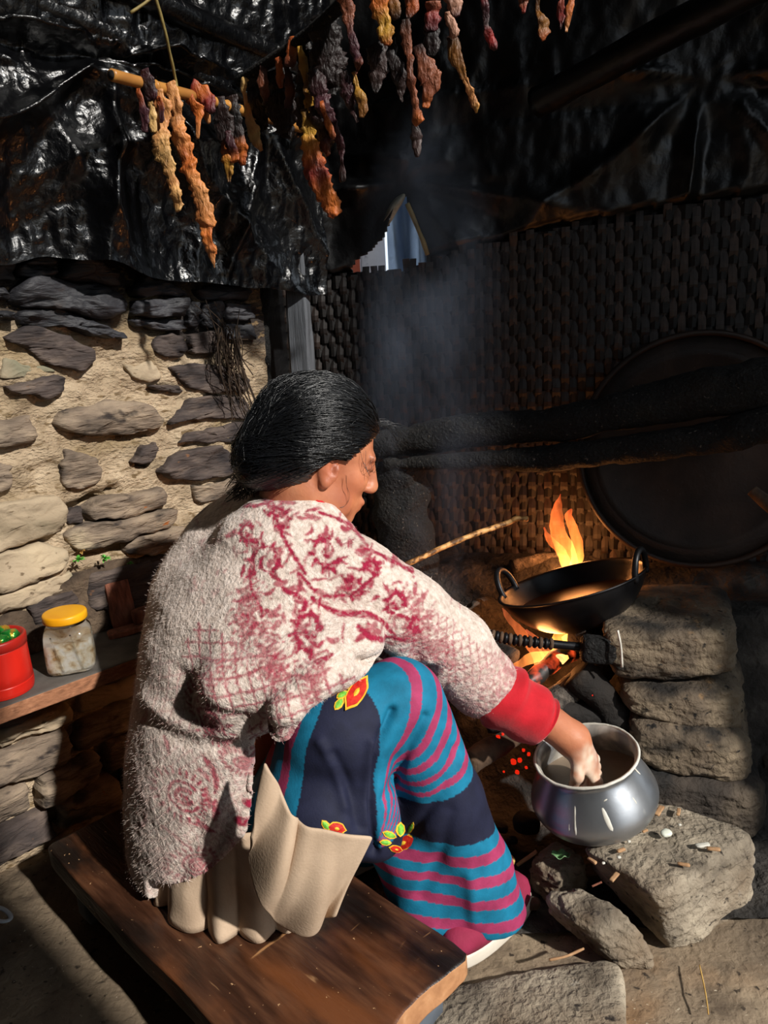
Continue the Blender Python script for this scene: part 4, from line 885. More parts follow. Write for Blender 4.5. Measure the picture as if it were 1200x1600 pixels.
# ferns and dry roots on the wall
M_fern = pmat('small_green_plant', [(.3, '#3c8f2b'), (.7, '#74c552')], 40, 4, .5, .2)
for i, (px, py, sz, lab) in enumerate([(122, 875, .016, 'leftmost small green sprout growing from the wall joint'), (163, 872, .018, 'middle small green sprout growing from the wall joint'), (201, 880, .010, 'rightmost tiny green sprout growing from the wall joint'), (127, 862, .009, 'pale yellow-green tuft just above the leftmost sprout')]):
    c = onr(px, py, RW + .035); V, F = [], []; rg = random.Random(i)
    for k in range(16):
        d = unit(A(rg.uniform(-1, 1), rg.uniform(-1, 1), rg.uniform(-.6, 1)) + RN * .8); s_ = unit(np.cross(d, A(.1, .2, 1))); L = sz * rg.uniform(.5, 1.1); n0 = len(V)
        V += [c, c + d * L * .55 + s_ * L * .28, c + d * L + A(0, 0, -.15 * L), c + d * L * .55 - s_ * L * .28 + A(0, 0, .1 * L)]; F.append((n0, n0 + 1, n0 + 2, n0 + 3))
    tag(mk('green_sprout', V, F, M_fern if i < 3 else M_peel, smooth=False), lab, 'plant')
M_root = pmat('dry_roots', [(.3, '#241c16'), (.7, '#4a3a2c')], 30, 4, .9, .3)
rg = random.Random(4); parts = []
for k in range(38):
    x0, y0 = rg.uniform(340, 372), rg.uniform(505, 545); L = rg.uniform(50, 120)
    p = [onr(x0, y0, RW + .03 + rg.uniform(0, .03)), onr(x0 + rg.uniform(-6, 14), y0 + L * .5, RW + .035 + rg.uniform(0, .03)), onr(x0 + rg.uniform(2, 32), y0 + L, RW + .02 + rg.uniform(0, .03))]
    parts.append(tube(crv(p, 10), .0014, 4, cap=False))
for k in range(14):
    x0, y0 = rg.uniform(335, 380), rg.uniform(510, 560); an = rg.uniform(-2.6, .6); L = rg.uniform(25, 60)
    parts.append(tube(crv([onr(x0, y0, RW + .04), onr(x0 + L * math.cos(an), y0 + L * math.sin(an), RW + .05)], 5), .001, 4, cap=False))
V, F = join(parts); tag(mk('dry_roots', V, F, M_root, kind='stuff'), 'tangle of dry roots hanging at the right end of the stone wall', 'roots')

# ================================================================ SMOKE
sm = bpy.data.materials.new('smoke'); sm.use_nodes = True; nt_ = sm.node_tree; nt_.nodes.clear()
o_ = nt_.nodes.new('ShaderNodeOutputMaterial'); pv = nt_.nodes.new('ShaderNodeVolumePrincipled'); tcn = nt_.nodes.new('ShaderNodeTexCoord'); mpn = nt_.nodes.new('ShaderNodeMapping')
mpn.inputs['Scale'].default_value = (1.6, 1.6, .8); nz_ = nt_.nodes.new('ShaderNodeTexNoise'); nz_.inputs['Scale'].default_value = 4.5; nz_.inputs['Detail'].default_value = 3; nz_.inputs['Distortion'].default_value = .8
gr = nt_.nodes.new('ShaderNodeTexGradient'); gr.gradient_type = 'SPHERICAL'
mr = nt_.nodes.new('ShaderNodeMapRange'); mr.inputs['From Min'].default_value = .42; mr.inputs['From Max'].default_value = .75; mr.inputs['To Max'].default_value = 1.
mlt = nt_.nodes.new('ShaderNodeMath'); mlt.operation = 'MULTIPLY'; ml2 = nt_.nodes.new('ShaderNodeMath'); ml2.operation = 'MULTIPLY'; ml2.inputs[1].default_value = 3.2
pv.inputs['Color'].default_value = (.60, .74, 1., 1); pv.inputs['Anisotropy'].default_value = .1
nl = nt_.links; nl.new(tcn.outputs['Object'], mpn.inputs['Vector']); nl.new(mpn.outputs['Vector'], nz_.inputs['Vector']); nl.new(nz_.outputs['Fac'], mr.inputs['Value'])
mp3 = nt_.nodes.new('ShaderNodeMapping'); mp3.vector_type = 'TEXTURE'; mp3.inputs['Scale'].default_value = (.19, .16, .62); mp3.inputs['Location'].default_value = (0, 0, .45)
nl.new(tcn.outputs['Object'], mp3.inputs['Vector']); nl.new(mp3.outputs['Vector'], gr.inputs['Vector'])
nl.new(gr.outputs['Fac'], mlt.inputs[0]); nl.new(mr.outputs['Result'], mlt.inputs[1]); nl.new(mlt.outputs[0], ml2.inputs[0]); nl.new(ml2.outputs[0], pv.inputs['Density']); nl.new(pv.outputs[0], o_.inputs['Volume'])
sc_ = ony(690, 890, 1.76); V, F = cube_grid(8); U = V / ((np.abs(V) ** 4).sum(1) ** .25)[:, None]
P = sc_ + np.stack([U[:, 0] * .19 - .05 * U[:, 2], U[:, 1] * .16, U[:, 2] * .60 + .45], 1)
tag(mk('smoke', P, F, sm, loc=sc_, kind='stuff'), 'thin bluish smoke drifting up from the fire', 'smoke')

# ================================================================ MEAT HUNG TO DRY
M_meat = pmat('dried_meat', [(.22, '#8a7a74'), (.45, '#d4cac4'), (.65, '#ffffff')], 34, 8, .5, 1., 120, .006, vcol=True, spec=.5, stretch=(1, 1, .45), bstretch=(1, 1, .5), sub=.0)
M_bamboo = pmat('tan_bamboo', [(.3, '#8a5a2c'), (.6, '#b9823f'), (.8, '#cd9c5a')], 10, 6, .38, .15, 40, .001, stretch=(1, 1, 1))
C_ = dict(tan='#d99a5e', pale='#e4bd78', orange='#d5762f', dork='#b35a24', yellow='#c99a3a', dark='#241210', black='#0d0807', purple='#45212a', copper='#93563a', red='#8f2f2a', pink='#cf9f86', ochre='#8a5c22', scarlet='#a8231d', grey='#4a3a38')
NM = [0]
def meat(label, pts, wid, cols, y, flat=.30, noise=.0042, twist=.5, name='meat_strip', sway=.012):
    NM[0] += 1; s = 200 + NM[0]; L = sum(math.dist(pts[i], pts[i + 1]) for i in range(len(pts) - 1)); n = int(max(18, L / 2.4))
    ys = np.linspace(y, y, len(pts)) if np.isscalar(y) else np.interp(np.linspace(0, 1, len(pts)), np.linspace(0, 1, len(y)), y)
    C = np.array([ony(a, b, yy) for (a, b), yy in zip(pts, ys)]); rad = np.array(wid) / FPX * ((C - EYE) @ _fw)
    Q = crv(np.c_[C, rad], n); t = np.linspace(0, 1, n); P, R = Q[:, :3], np.maximum(Q[:, 3] * 1.15, .0012)
    z1 = np.stack([t * L / 22, 0 * t, 0 * t + s], -1)
    P = P + np.stack([vn(z1, 1., s) * .4, vn(z1, 1.2, s + 1) * 1., 0 * t], 1) * sway * .5 * sstep(0, .2, t)[:, None]
    R = R * (1 + .13 * vn(z1, 3., s + 2) + .10 * vn(z1, 9., s + 7)) * (1 - .25 * sstep(.9, 1, t))
    seg = 20; V, F = tube(P, R, seg, ref=A(.3, 1, 0), flat=flat, twist=twist * math.sin(s), noise=noise, nsc=48, s=s)
    ct = np.r_[np.repeat(P, seg, 0), P[:1], P[-1:]]; dr = V - ct; V = ct + dr * (1 + .30 * vn(V, 130, s + 8) + .22 * np.minimum(0, vn(V * A(1, 1, .5), 70, s + 9)))[:, None]
    k = np.r_[np.repeat(t, seg), 0, 1]; cc = np.array([lin(C_[c])[:3] for c in cols]); x = np.linspace(0, 1, len(cc))
    kk = np.clip(k + .09 * fbm(V, 30, 3, s), 0, 1); col = np.stack([np.interp(kk, x, cc[:, i]) for i in range(3)], 1)
    m = sstep(.15, .5, fbm(V * A(1, 1, .4), 55, 3, s + 4))[:, None]; col = col * (1 - m * .45) + col * A(.55, .28, .25) * m * .45
    return tag(mk(name, V, F, M_meat, col=col), label, 'meat', 'meat strips hung to dry')
bp = [ony(174, 117, 1.40), ony(215, 128, 1.45), ony(260, 140, 1.51), ony(320, 155, 1.60), ony(395, 178, 1.72), ony(470, 200, 1.84)]
bam = thing('bamboo_pole', 'tan bamboo pole from which the left meat strips hang', 'pole', bp[0])
V, F = tube(crv(bp, 50), .0098, 16, noise=.0006); mk('cane', V, F, M_bamboo, bam)
for i in (16, 34):
    c = crv(bp, 50)[i]; d = unit(crv(bp, 50)[i + 1] - c); V, F = tube(np.array([c - d * .003, c, c + d * .003]), [.0099, .0112, .0099], 16); mk('node', V, F, M_bamboo, bam)
V, F = tube(np.array([bp[0] - (bp[1] - bp[0]) * .004, bp[0] - (bp[1] - bp[0]) * .02]), [.0075, .0070], 12); mk('hollow_end', V, F, M_bark, bam)
V, F = tube(crv([ony(238, -20, 1.45), ony(257, 45, 1.48), ony(268, 95, 1.51), ony(275, 128, 1.535), ony(278, 146, 1.53)], 20), .0028, 6, noise=.001, nsc=100); tag(mk('twine', V, F, M_cane), 'twine tying up the bamboo meat pole', 'twine')
V, F = tube(crv([ony(204, 20, 1.44), ony(222, 8, 1.45), ony(240, -6, 1.46)], 8), .0025, 6, noise=.001, nsc=100); tag(mk('twine', V, F, M_cane), 'frayed twine end at the very top left of the frame', 'twine')
Yb = lambda x: float(np.interp(x, [174, 215, 260, 320, 395, 470], [1.40, 1.45, 1.51, 1.60, 1.72, 1.84])) - .016
meat('short dark purple meat lump wrapped over the bamboo pole', [(225, 108), (230, 125), (236, 142), (242, 153)], [6, 10, 10, 7], ['purple', 'dark', 'purple'], Yb(230) - .006)
meat('short purple-brown meat end left of the tan strips, under the lump', [(216, 138), (220, 160), (225, 182), (228, 206)], [4, 6, 8, 5], ['dork', 'purple', 'purple'], Yb(222))
meat('short straw-yellow meat strip beside the purple lump', [(232, 148), (237, 170), (240, 190), (241, 207)], [4, 6, 7, 6], ['ochre', 'pale', 'pale'], Yb(235) + .012)
meat('ragged yellowish tan meat strip, second longest on the bamboo pole', [(247, 140), (252, 170), (251, 205), (254, 232), (262, 255), (270, 280), (277, 305), (279, 329)], [9, 12, 12, 15, 11, 8, 8, 7], ['tan', 'tan', 'pale', 'tan', 'pale'], Yb(250) - .006, noise=.005)
meat('small brown flap of meat across the tan strip', [(247, 150), (252, 172), (250, 192)], [4, 6, 4], ['dork', 'purple', 'purple'], Yb(250) - .02)
meat('longest orange-tan meat strip hanging lowest from the bamboo pole', [(264, 130), (272, 150), (277, 180), (283, 208), (290, 236), (297, 258), (305, 285), (314, 314), (321, 340), (323, 358), (325, 378), (329, 398), (335, 418)], [8, 10, 10, 10, 13, 12, 12, 13, 14, 10, 7, 7, 3], ['tan', 'tan', 'orange', 'tan', 'orange', 'tan'], Yb(270) - .01, noise=.005)
meat('small side shred near the tip of the longest meat strip', [(328, 378), (335, 386), (339, 397)], [3, 4, 2], ['tan', 'orange'], Yb(270) - .006)
meat('thin orange drip-shaped meat strip in the middle of the bamboo pole', [(294, 152), (301, 160), (308, 172), (310, 192), (311, 217)], [7, 7, 7, 5, 2], ['dork', 'orange', 'orange', 'tan'], Yb(305) - .004)
meat('rust-red meat chunk lying along the bamboo pole', [(300, 132), (316, 141), (327, 158), (333, 178)], [6, 9, 9, 6], ['red', 'orange', 'red', 'purple'], Yb(318) - .015)
meat('short thin orange shred right of the drip-shaped strip', [(320, 165), (323, 178), (328, 194)], [3, 4, 2], ['orange', 'tan'], Yb(322))
meat('black-brown meat strip with an orange and yellow end', [(342, 152), (347, 185), (353, 215), (357, 240), (359, 262), (359, 285)], [10, 12, 12, 10, 8, 5], ['dark', 'dark', 'dark', 'orange', 'yellow', 'purple'], Yb(350) - .006)
meat('dark meat strip with an orange tip at the right end of the bamboo pole', [(362, 150), (368, 185), (372, 212), (376, 232), (378, 258)], [9, 9, 8, 9, 5], ['dark', 'black', 'dark', 'orange', 'dork'], Yb(366))
meat('purple tongue of meat in front of the black-brown strip', [(357, 205), (362, 230), (366, 252)], [5, 8, 8], ['purple', 'purple', 'orange'], Yb(356) - .03)
# second pole, rising towards the camera at the right
q2 = [ony(372, 128, 1.72), ony(440, 84, 1.62), ony(500, 38, 1.53), ony(570, -30, 1.42)]
V, F = tube(crv(q2, 40), .011, 10, noise=.002); tag(mk('meat_pole', V, F, M_soot), 'soot-dark pole that carries the middle bunch of meat, rising to the top of the frame', 'pole')
Y2 = lambda x: float(np.interp(x, [372, 440, 500, 570], [1.72, 1.62, 1.53, 1.42])) - .012
meat('straw-yellow meat strip at the left end of the middle bunch', [(392, 122), (380, 128), (382, 150), (389, 175), (395, 200), (403, 220), (408, 236)], [3, 5, 5, 6, 9, 9, 5], ['pale', 'pale', 'tan', 'pale', 'tan'], Y2(385))
meat('broad black meat slab behind the straw-yellow strip', [(398, 112), (402, 150), (408, 190), (410, 205)], [14, 16, 12, 6], ['black', 'dark', 'black'], Y2(400) + .02)
meat('dark brown meat strip between the black slab and the orange sliver', [(412, 102), (413, 135), (417, 165)], [7, 8, 5], ['dark', 'copper', 'dark'], Y2(412))
meat('narrow orange meat sliver in the middle bunch', [(433, 90), (437, 112), (441, 136)], [4, 6, 4], ['dork', 'orange', 'dork'], Y2(434) - .01)
meat('brown and violet meat strip right of the orange sliver', [(443, 92), (449, 120), (453, 148), (449, 170)], [5, 6, 8, 7], ['dark', 'purple', 'copper', 'purple'], Y2(443))
meat('copper-orange meat piece at the top of the middle bunch', [(458, 58), (457, 80), (452, 104)], [6, 8, 6], ['dork', 'orange', 'purple'], Y2(456))
meat('bright yellow fatty meat strip in the middle bunch', [(468, 72), (472, 96), (477, 118), (480, 142), (484, 162), (485, 183)], [4, 7, 4, 6, 7, 2], ['yellow', 'yellow', 'ochre', 'yellow', 'yellow'], Y2(468) - .012)
meat('black meat mass hanging in front of the grey post', [(432, 110), (440, 160), (446, 200), (447, 216)], [18, 22, 16, 6], ['black', 'dark', 'black'], Y2(432) + .03)
meat('black meat mass in the centre of the middle bunch', [(470, 60), (478, 120), (476, 180), (480, 205)], [12, 16, 14, 6], ['black', 'dark', 'black'], Y2(470) + .025)
meat('big glossy orange-red meat strip, lowest of the middle bunch', [(476, 170), (480, 200), (482, 225), (491, 255), (497, 282), (510, 306), (519, 326), (516, 340)], [6, 9, 12, 15, 15, 13, 11, 7], ['dark', 'yellow', 'orange', 'red', 'orange', 'orange', 'dork'], Y2(478) - .004, noise=.005)
meat('long purple meat strip ending in a wispy tail', [(490, 110), (500, 145), (508, 170), (519, 200), (530, 228), (534, 252), (537, 284)], [10, 13, 12, 9, 6, 4, 7], ['dark', 'purple', 'purple', 'purple', 'grey'], Y2(495))
meat('thin orange sinew lying on the long purple strip', [(502, 158), (508, 180), (516, 204), (522, 218)], [3, 4, 4, 2], ['dork', 'orange', 'copper'], Y2(495) - .02)
meat('tattered dark violet meat strip left of the long purple strip', [(492, 165), (498, 192), (507, 218), (514, 242)], [8, 11, 8, 3], ['purple', 'dark', 'purple', 'copper'], Y2(495) + .012)
meat('wide black meat slab at the top of the middle bunch', [(508, 22), (512, 70), (514, 120), (516, 150)], [18, 24, 22, 10], ['black', 'dark', 'black'], Y2(508) + .03)
# top bunch on a third pole just above the frame
q3 = [ony(500, -18, 1.36), ony(640, -22, 1.36), ony(780, -20, 1.36), ony(930, -14, 1.36)]
V, F = tube(crv(q3, 30), .011, 10, noise=.002); tag(mk('meat_pole', V, F, M_soot), 'soot-dark pole that carries the top bunch of meat along the top edge', 'pole')
T3 = 1.352
meat('twisted brown and mauve meat strip at the left of the top bunch', [(537, -16), (543, 18), (548, 45), (555, 75), (559, 98), (553, 116)], [9, 11, 7, 6, 6, 4], ['copper', 'copper', 'purple', 'purple', 'copper'], T3)
meat('ochre club-shaped meat end below the twisted strip', [(552, 112), (560, 138), (567, 160), (563, 184)], [4, 5, 8, 5], ['ochre', 'yellow', 'ochre', 'ochre'], T3 + .006)
meat('tattered dark violet meat strip left of the ochre end', [(536, 112), (544, 140), (550, 165), (557, 192)], [7, 9, 6, 3], ['dark', 'purple', 'grey'], T3 + .012)
meat('big bright orange and yellow meat piece of the top bunch', [(586, -16), (593, 10), (600, 34), (604, 54), (603, 72)], [15, 15, 10, 13, 6], ['orange', 'orange', 'yellow', 'yellow', 'dork'], T3 - .004, noise=.005)
meat('brown meat strip at the right shoulder of the big orange piece', [(612, -16), (617, 8), (622, 30)], [7, 8, 4], ['copper', 'ochre', 'dark'], T3)
meat('black shredded meat under the big orange piece', [(585, 70), (592, 100), (588, 128), (586, 146)], [12, 15, 9, 4], ['black', 'grey', 'black'], T3 + .02)
meat('slate-dark meat strip right of the black shreds', [(612, 60), (618, 100), (626, 135), (630, 158)], [6, 9, 7, 3], ['black', 'dark', 'grey'], T3 + .015)
meat('short brown ribbed meat piece at the top edge, centre', [(640, -16), (643, 8), (640, 28)], [9, 9, 4], ['copper', 'dork', 'dark'], T3)
meat('long thin copper meat strip with a hooked orange tip', [(633, 30), (636, 70), (642, 115), (647, 150), (650, 175), (658, 193)], [7, 6, 5, 5, 5, 8], ['black', 'copper', 'copper', 'copper', 'orange'], T3 - .006)
meat('flat triangular copper meat flap', [(654, 70), (660, 95), (668, 118), (672, 132), (666, 152), (664, 168)], [6, 11, 15, 15, 8, 4], ['dark', 'copper', 'copper', 'copper', 'orange'], T3, flat=.2, noise=.003)
meat('dangling small grey-mauve meat tip, lowest of the top bunch', [(648, 185), (649, 208), (650, 224), (652, 246)], [2, 6, 7, 2], ['black', 'grey', 'grey'], T3 + .01)
meat('glossy dark red square meat chunk at the top', [(676, 2), (675, 22), (673, 48)], [10, 11, 11], ['copper', 'red', 'purple'], T3 - .006)
meat('black meat end hanging below the dark red chunk', [(674, 46), (676, 72), (672, 90)], [11, 12, 6], ['black', 'dark', 'black'], T3 + .004)
meat('mauve and pink ribbed meat strip right of the dark red chunk', [(703, -16), (709, 10), (714, 28)], [10, 9, 5], ['purple', 'pink', 'purple'], T3)
meat('pale pink fatty meat tongue', [(699, 18), (705, 36), (713, 57)], [4, 6, 5], ['pink', 'pink', 'pink'], T3 - .014)
meat('long golden-brown meat strip with a knobbly tip, right of the centre', [(705, 55), (713, 82), (718, 108), (727, 125), (734, 145), (741, 162), (744, 176)], [7, 10, 9, 5, 5, 6, 2], ['dark', 'ochre', 'ochre', 'tan', 'tan', 'yellow'], T3)
meat('thin dark strip with a scarlet end, fourth from the right', [(753, -16), (760, 14), (759, 40), (767, 60), (776, 78)], [7, 5, 4, 6, 2], ['red', 'purple', 'dark', 'scarlet', 'purple'], T3)
meat('stubby brown meat end at the top edge, third from the right', [(815, -16), (815, 4), (817, 22)], [8, 7, 2], ['dark', 'copper', 'red'], T3)
meat('spade-shaped olive-brown meat end at the top edge', [(840, -16), (843, 20), (849, 42), (850, 63)], [3, 5, 10, 3], ['black', 'ochre', 'ochre', 'dork'], T3)
meat('thin reddish meat strip at the top edge, second from the right', [(880, -16), (877, 15), (873, 48)], [5, 5, 2], ['copper', 'red', 'dark'], T3)
meat('thin curved orange meat strip at the top edge, rightmost', [(897, -16), (890, 18), (886, 50)], [4, 4, 2], ['copper', 'orange', 'tan'], T3)

# ================================================================ THE WOMAN
ZU = A(0, 0, 1)
M_skin = pmat('skin', [(.3, '#a8664a'), (.55, '#bd7a58'), (.75, '#c98a68')], 18, 6, .48, .35, 130, .0016, spec=.45, vcol=True, sub=.12)
M_hair = pmat('black_hair', [(.3, '#07080a'), (.7, '#101216')], 60, 4, .33, .5, 140, .001, spec=.7, stretch=(1, 1, 1))
M_knit = pmat('mohair_knit', [(.3, '#d2cbc6'), (.7, '#ffffff')], 120, 4, .95, .9, 190, .004, spec=.15, vcol=True, sheen=.25)
M_fuzz = pmat('mohair_fuzz', [(.3, '#e6e0dc'), (.7, '#ffffff')], 60, 2, .95, 0, spec=.1, vcol=True)
M_red_knit = pmat('red_sleeve_cloth', [(.3, '#a80f1c'), (.7, '#c41626')], 30, 6, .8, .35, 240, .0015, spec=.25, sheen=.2)
M_skirt = pmat('striped_skirt_cloth', [(.3, '#d5d5d5'), (.7, '#ffffff')], 40, 5, .75, .35, 320, .001, spec=.25, vcol=True)
M_beige = pmat('beige_cotton', [(.3, '#b09880'), (.7, '#c6ae95')], 14, 6, .9, .45, 260, .0012, spec=.15, layers=[('#9d876f', 6, .55, .8, (1, 1, 1))])
M_sole = pmat('white_rubber_sole', [(.3, '#c9bfae'), (.7, '#ded6c8')], 18, 5, .6, .25, 80, .001)
M_slip = pmat('maroon_ribbed_knit', [(.3, '#7d1c38'), (.7, '#96294a')], 20, 5, .85, .3, 200, .002)
M_lip = pmat('lip', [(.3, '#8d4a41'), (.7, '#9f5a4e')], 20, 4, .45, .2)

woman = thing('person', 'woman seated with her back turned, fuzzy cream cardigan, striped skirt, hand in the pot', 'person', W(-1.02, .6, .13))

# ---- joints
fwd0 = unit(A(.925, .38, 0)); hp = math.radians(23)
hf = unit(fwd0 * math.cos(hp) - ZU * math.sin(hp)); hr = unit(np.cross(hf, ZU)); hu = np.cross(hr, hf)
HS = .94
ear = ony(509, 737, 1.195); Hc = ear - hr * .073 * HS + hf * .008 * HS + hu * .022 * HS
HM = np.stack([hf, hr, hu])
def hl(a, b, c): return Hc + HS * (hf * a + hr * b + hu * c)
neck = ony(462, 800, 1.265)
shR = ony(575, 905, 1.15); elR = ony(700, 1012, 1.21); wrR = ony(894, 1155, 1.228)
shL = W(-1.16, .80, .68); elL = W(-1.17, .95, .46); wrL = W(-1.02, 1.06, .40)
KR_ = onr(628, 1092, -.765); AN = onr(765, 1418, -.70); HIP = W(-.92, .64, .235)
KL_ = W(-1.08, .86, .47); ANL = W(-1.0, .90, .07); HIPL = W(-1.12, .64, .235)
mouth = pb + pz * .125

# ---- body (head, neck, trunk, arms, hand, legs): one surface
hh = .003
S = SDF((-.70, .78, .0), (.42, 1.62, 1.02), hh)
def he(c, rad, k=.012, op='u', rot=None):
    ax = HM if rot is None else rot @ HM; S.ell(hl(*c), ax, A(*rad) * HS, k, op)
def hcap(a, b, ra, rb, k=.008, op='u'): S.cap(hl(*a), hl(*b), ra * HS, rb * HS, k, op)
he((-.012, 0, .035), (.096, .076, .088)); he((.030, 0, -.030), (.066, .060, .085), .03); he((.052, 0, -.078), (.040, .036, .030), .025)
he((.073, 0, -.098), (.020, .022, .016), .018)                       # chin
for b in (-1, 1):
    he((.055, .040 * b, -.022), (.026, .022, .020), .02); he((.02, .050 * b, -.075), (.04, .016, .022), .025)   # cheekbone, jaw angle
    he((.092, .033 * b, .008), (.012, .016, .010), .010, 's'); he((.080, .032 * b, .006), (.0125, .0145, .0115), .003)   # socket, lid
    hcap((.086, .016 * b, .024), (.078, .048 * b, .022), .008, .006, .010)     # brow
    he((.104, .011 * b, -.034), (.010, .007, .007), .006)                      # nostril wing
    # ear
    he((-.004, .073 * b, -.012), (.019, .006, .032), .004, rot=np.array([[math.cos(.25), .35 * b, math.sin(.25)], [-.35 * b, 1, 0], [-math.sin(.25), 0, math.cos(.25)]]))
    he((.002, .083 * b, -.008), (.0105, .009, .019), .003, 's'); he((.008, .074 * b, -.014), (.006, .006, .007), .003); he((-.002, .075 * b, -.040), (.008, .006, .009), .004)
hcap((.094, 0, .018), (.112, 0, -.024), .0085, .012, .010); he((.113, 0, -.030), (.011, .011, .010), .008)
he((.094, 0, -.060), (.014, .024, .0085), .008); he((.090, 0, -.072), (.013, .021, .0085), .008); hcap((.107, -.018, -.0655), (.107, .018, -.0655), .0025, .0025, .003, 's')
S.cap(hl(-.025, 0, -.06), neck + A(0, 0, .0), .056, .060, .03); S.cap(neck, neck - A(.03, .0, .09), .058, .05, .03)
spine = [W(-1.02, .62, .25), W(-1.02, .66, .40), W(-1.0, .70, .55), neck - A(.02, 0, .10)]
S.chain(spine, [.09, .09, .09, .06], .04)
S.chain([neck - A(.02, 0, .12), shR + A(-.04, .03, -.05), elR, wrR], [.055, .036, .038, .0300], .02)
S.chain([neck - A(.02, 0, .12), shL + A(.03, -.02, -.05), elL, wrL], [.055, .034, .034, .027], .02)
S.ell(wrL + (wrL - elL) * .25, np.eye(3), A(.035, .03, .03), .02)
S.chain([HIP, KR_ - A(0, 0, .015), AN], [.06, .042, .032], .02); S.chain([HIPL, KL_, ANL], [.06, .045, .032], .02)
# right hand going down into the batter
hd = unit(mouth + A(.022, .0, -.045) - wrR); hn = unit(np.cross(hd, A(.25, 1, .1))); hs = np.cross(hn, hd)     # along, back of hand normal, across
if hn[2] < 0: hn = -hn; hs = -hs
pc = wrR + hd * .050
S.ell(pc, np.stack([hd, hs, hn]), A(.048, .036, .017), .015); S.cap(wrR, pc, .029, .022, .015)
for i, (o, L) in enumerate([(-.027, .060), (-.009, .068), (.010, .064), (.028, .050)]):
    b0_ = pc + hd * .036 + hs * o + hn * .002; d1 = unit(hd * .75 - hn * .65); d2 = unit(hd * .25 - hn * 1.); d3 = unit(-hd * .25 - hn)
    k1 = b0_ + d1 * L * .45; k2 = k1 + d2 * L * .33; k3 = k2 + d3 * L * .24
    S.chain([b0_ - hd * .01, b0_, k1, k2, k3], [.009, .0098, .0088, .0080, .0068], .004)
    S.ell(b0_ + hn * .004, np.eye(3), A(.0095, .0095, .0095), .006)
tb = wrR + hd * .018 - hs * .022; S.chain([tb, tb + unit(hd * .7 - hs * .6 - hn * .4) * .036, tb + unit(hd * .7 - hs * .6 - hn * .4) * .036 + unit(hd * .8 - hn * .7) * .028], [.014, .0105, .008], .008)
S.ell(W(-.70, .90, .040), np.stack([FN, RN, ZU]), A(.085, .030, .018), .02); S.ell(W(-1.0, .91, .040), np.stack([FN, RN, ZU]), A(.085, .030, .018), .02)
V, F = S.mesh(); V = relax(V, F, 1, .4); del S
q = (V - Hc) @ HM.T / HS
col = np.ones((len(V), 3)); 
def tint_skin(c, r, tint, s=1.): 
    global col
    w = np.exp(-(((q - A(*c)) / A(*r)) ** 2).sum(1))[:, None] * s; col = col * (1 - w) + col * A(*tint) * w
tint_skin((.10, 0, -.066), (.014, .026, .010), (.75, .50, .50)); tint_skin((.06, .05, -.03), (.03, .03, .03), (1.08, .93, .9)); tint_skin((-.004, .08, -.015), (.02, .02, .03), (1.1, .86, .82), .8)
tint_skin((.088, .034, .001), (.010, .016, .0028), (.2, .15, .13), .9); tint_skin((.088, .034, .024), (.012, .018, .005), (.35, .3, .28), .8); tint_skin((.03, .06, -.055), (.02, .03, .022), (.8, .72, .7), .6)
tint_skin((.004, .076, -.010), (.008, .012, .014), (.55, .42, .38), .9); tint_skin((-.012, .076, .012), (.006, .010, .010), (1.15, .85, .8), .6); tint_skin((.07, .02, -.09), (.03, .03, .02), (.9, .86, .84), .6)  # first tint paints the shade of the ear hollow into the skin
dh = np.linalg.norm(V - (mouth + A(0, 0, -.03)), axis=1); w = sstep(.098, .066, dh + .012 * vn(V, 60, 3))[:, None] * np.clip(.62 + .5 * vn(V, 110, 5), 0, 1)[:, None]
col = col * (1 - w) + A(1.45, 3.1, 4.8) * w
body = mk('body', V, F, M_skin, woman, col=col); body['label'] = 'bare face, forearm and batter-smeared hand'

# ---- hair: a combed-back cap, a low knot and loose strands
S = SDF(Hc - .22, Hc + .22, .003)
he2 = lambda c, rad, k=.012, op='u': S.ell(hl(*c), HM, A(*rad) * HS, k, op)
he2((-.016, 0, .040), (.101, .086, .095)); he2((-.055, 0, -.005), (.070, .080, .085), .03)
he2((-.105, .012, -.030), (.046, .052, .060), .025); he2((-.068, .0, .050), (.058, .062, .058), .03)
he2((.092, 0, -.025), (.086, .13, .088), .012, 's')                  # face
he2((.012, .085, -.040), (.040, .040, .050), .008, 's'); he2((.012, -.085, -.040), (.040, .040, .050), .008, 's')   # ears
he2((.0, 0, -.13), (.10, .12, .055), .01, 's')
_S = S
def to_surf(P, lift):
    o = hl(-.03, 0, .015); D = P - o; D /= np.linalg.norm(D, axis=1)[:, None]; t = np.linspace(.03, .20, 110)
    X = o + D[:, None] * t[None, :, None]; I = np.clip(((X - _S.lo) / _S.h).round().astype(int), 0, _S.n - 1); v = _S.d[I[..., 0], I[..., 1], I[..., 2]]
    ins = v < 0; k = np.where(ins.any(1), 109 - ins[:, ::-1].argmax(1), 0); return o + D * (t[k] + .001 + lift)[:, None], ins.any(1)
V, F = S.mesh(); q = (V - Hc) @ HM.T / HS
ang = np.arctan2(q[:, 1], q[:, 2] + .02); N = vnormals(V, F)
V = V + N * (.0007 * np.sin(ang * 60 + 7 * vn(q, 10, 2)) + .004 * vn(q * A(.35, 1, 1), 22, 4))[:, None]
hair = mk('hair', V, F, M_hair, woman)
rg = np.random.default_rng(3); parts = []
def hair_surf(a, b, c, lift):
    d = A(a + .02, b, c - .035); d = d / np.linalg.norm(d / A(.098, .084, .094)); return A(-.018, 0, .038) + d * 1. * (1 + lift)
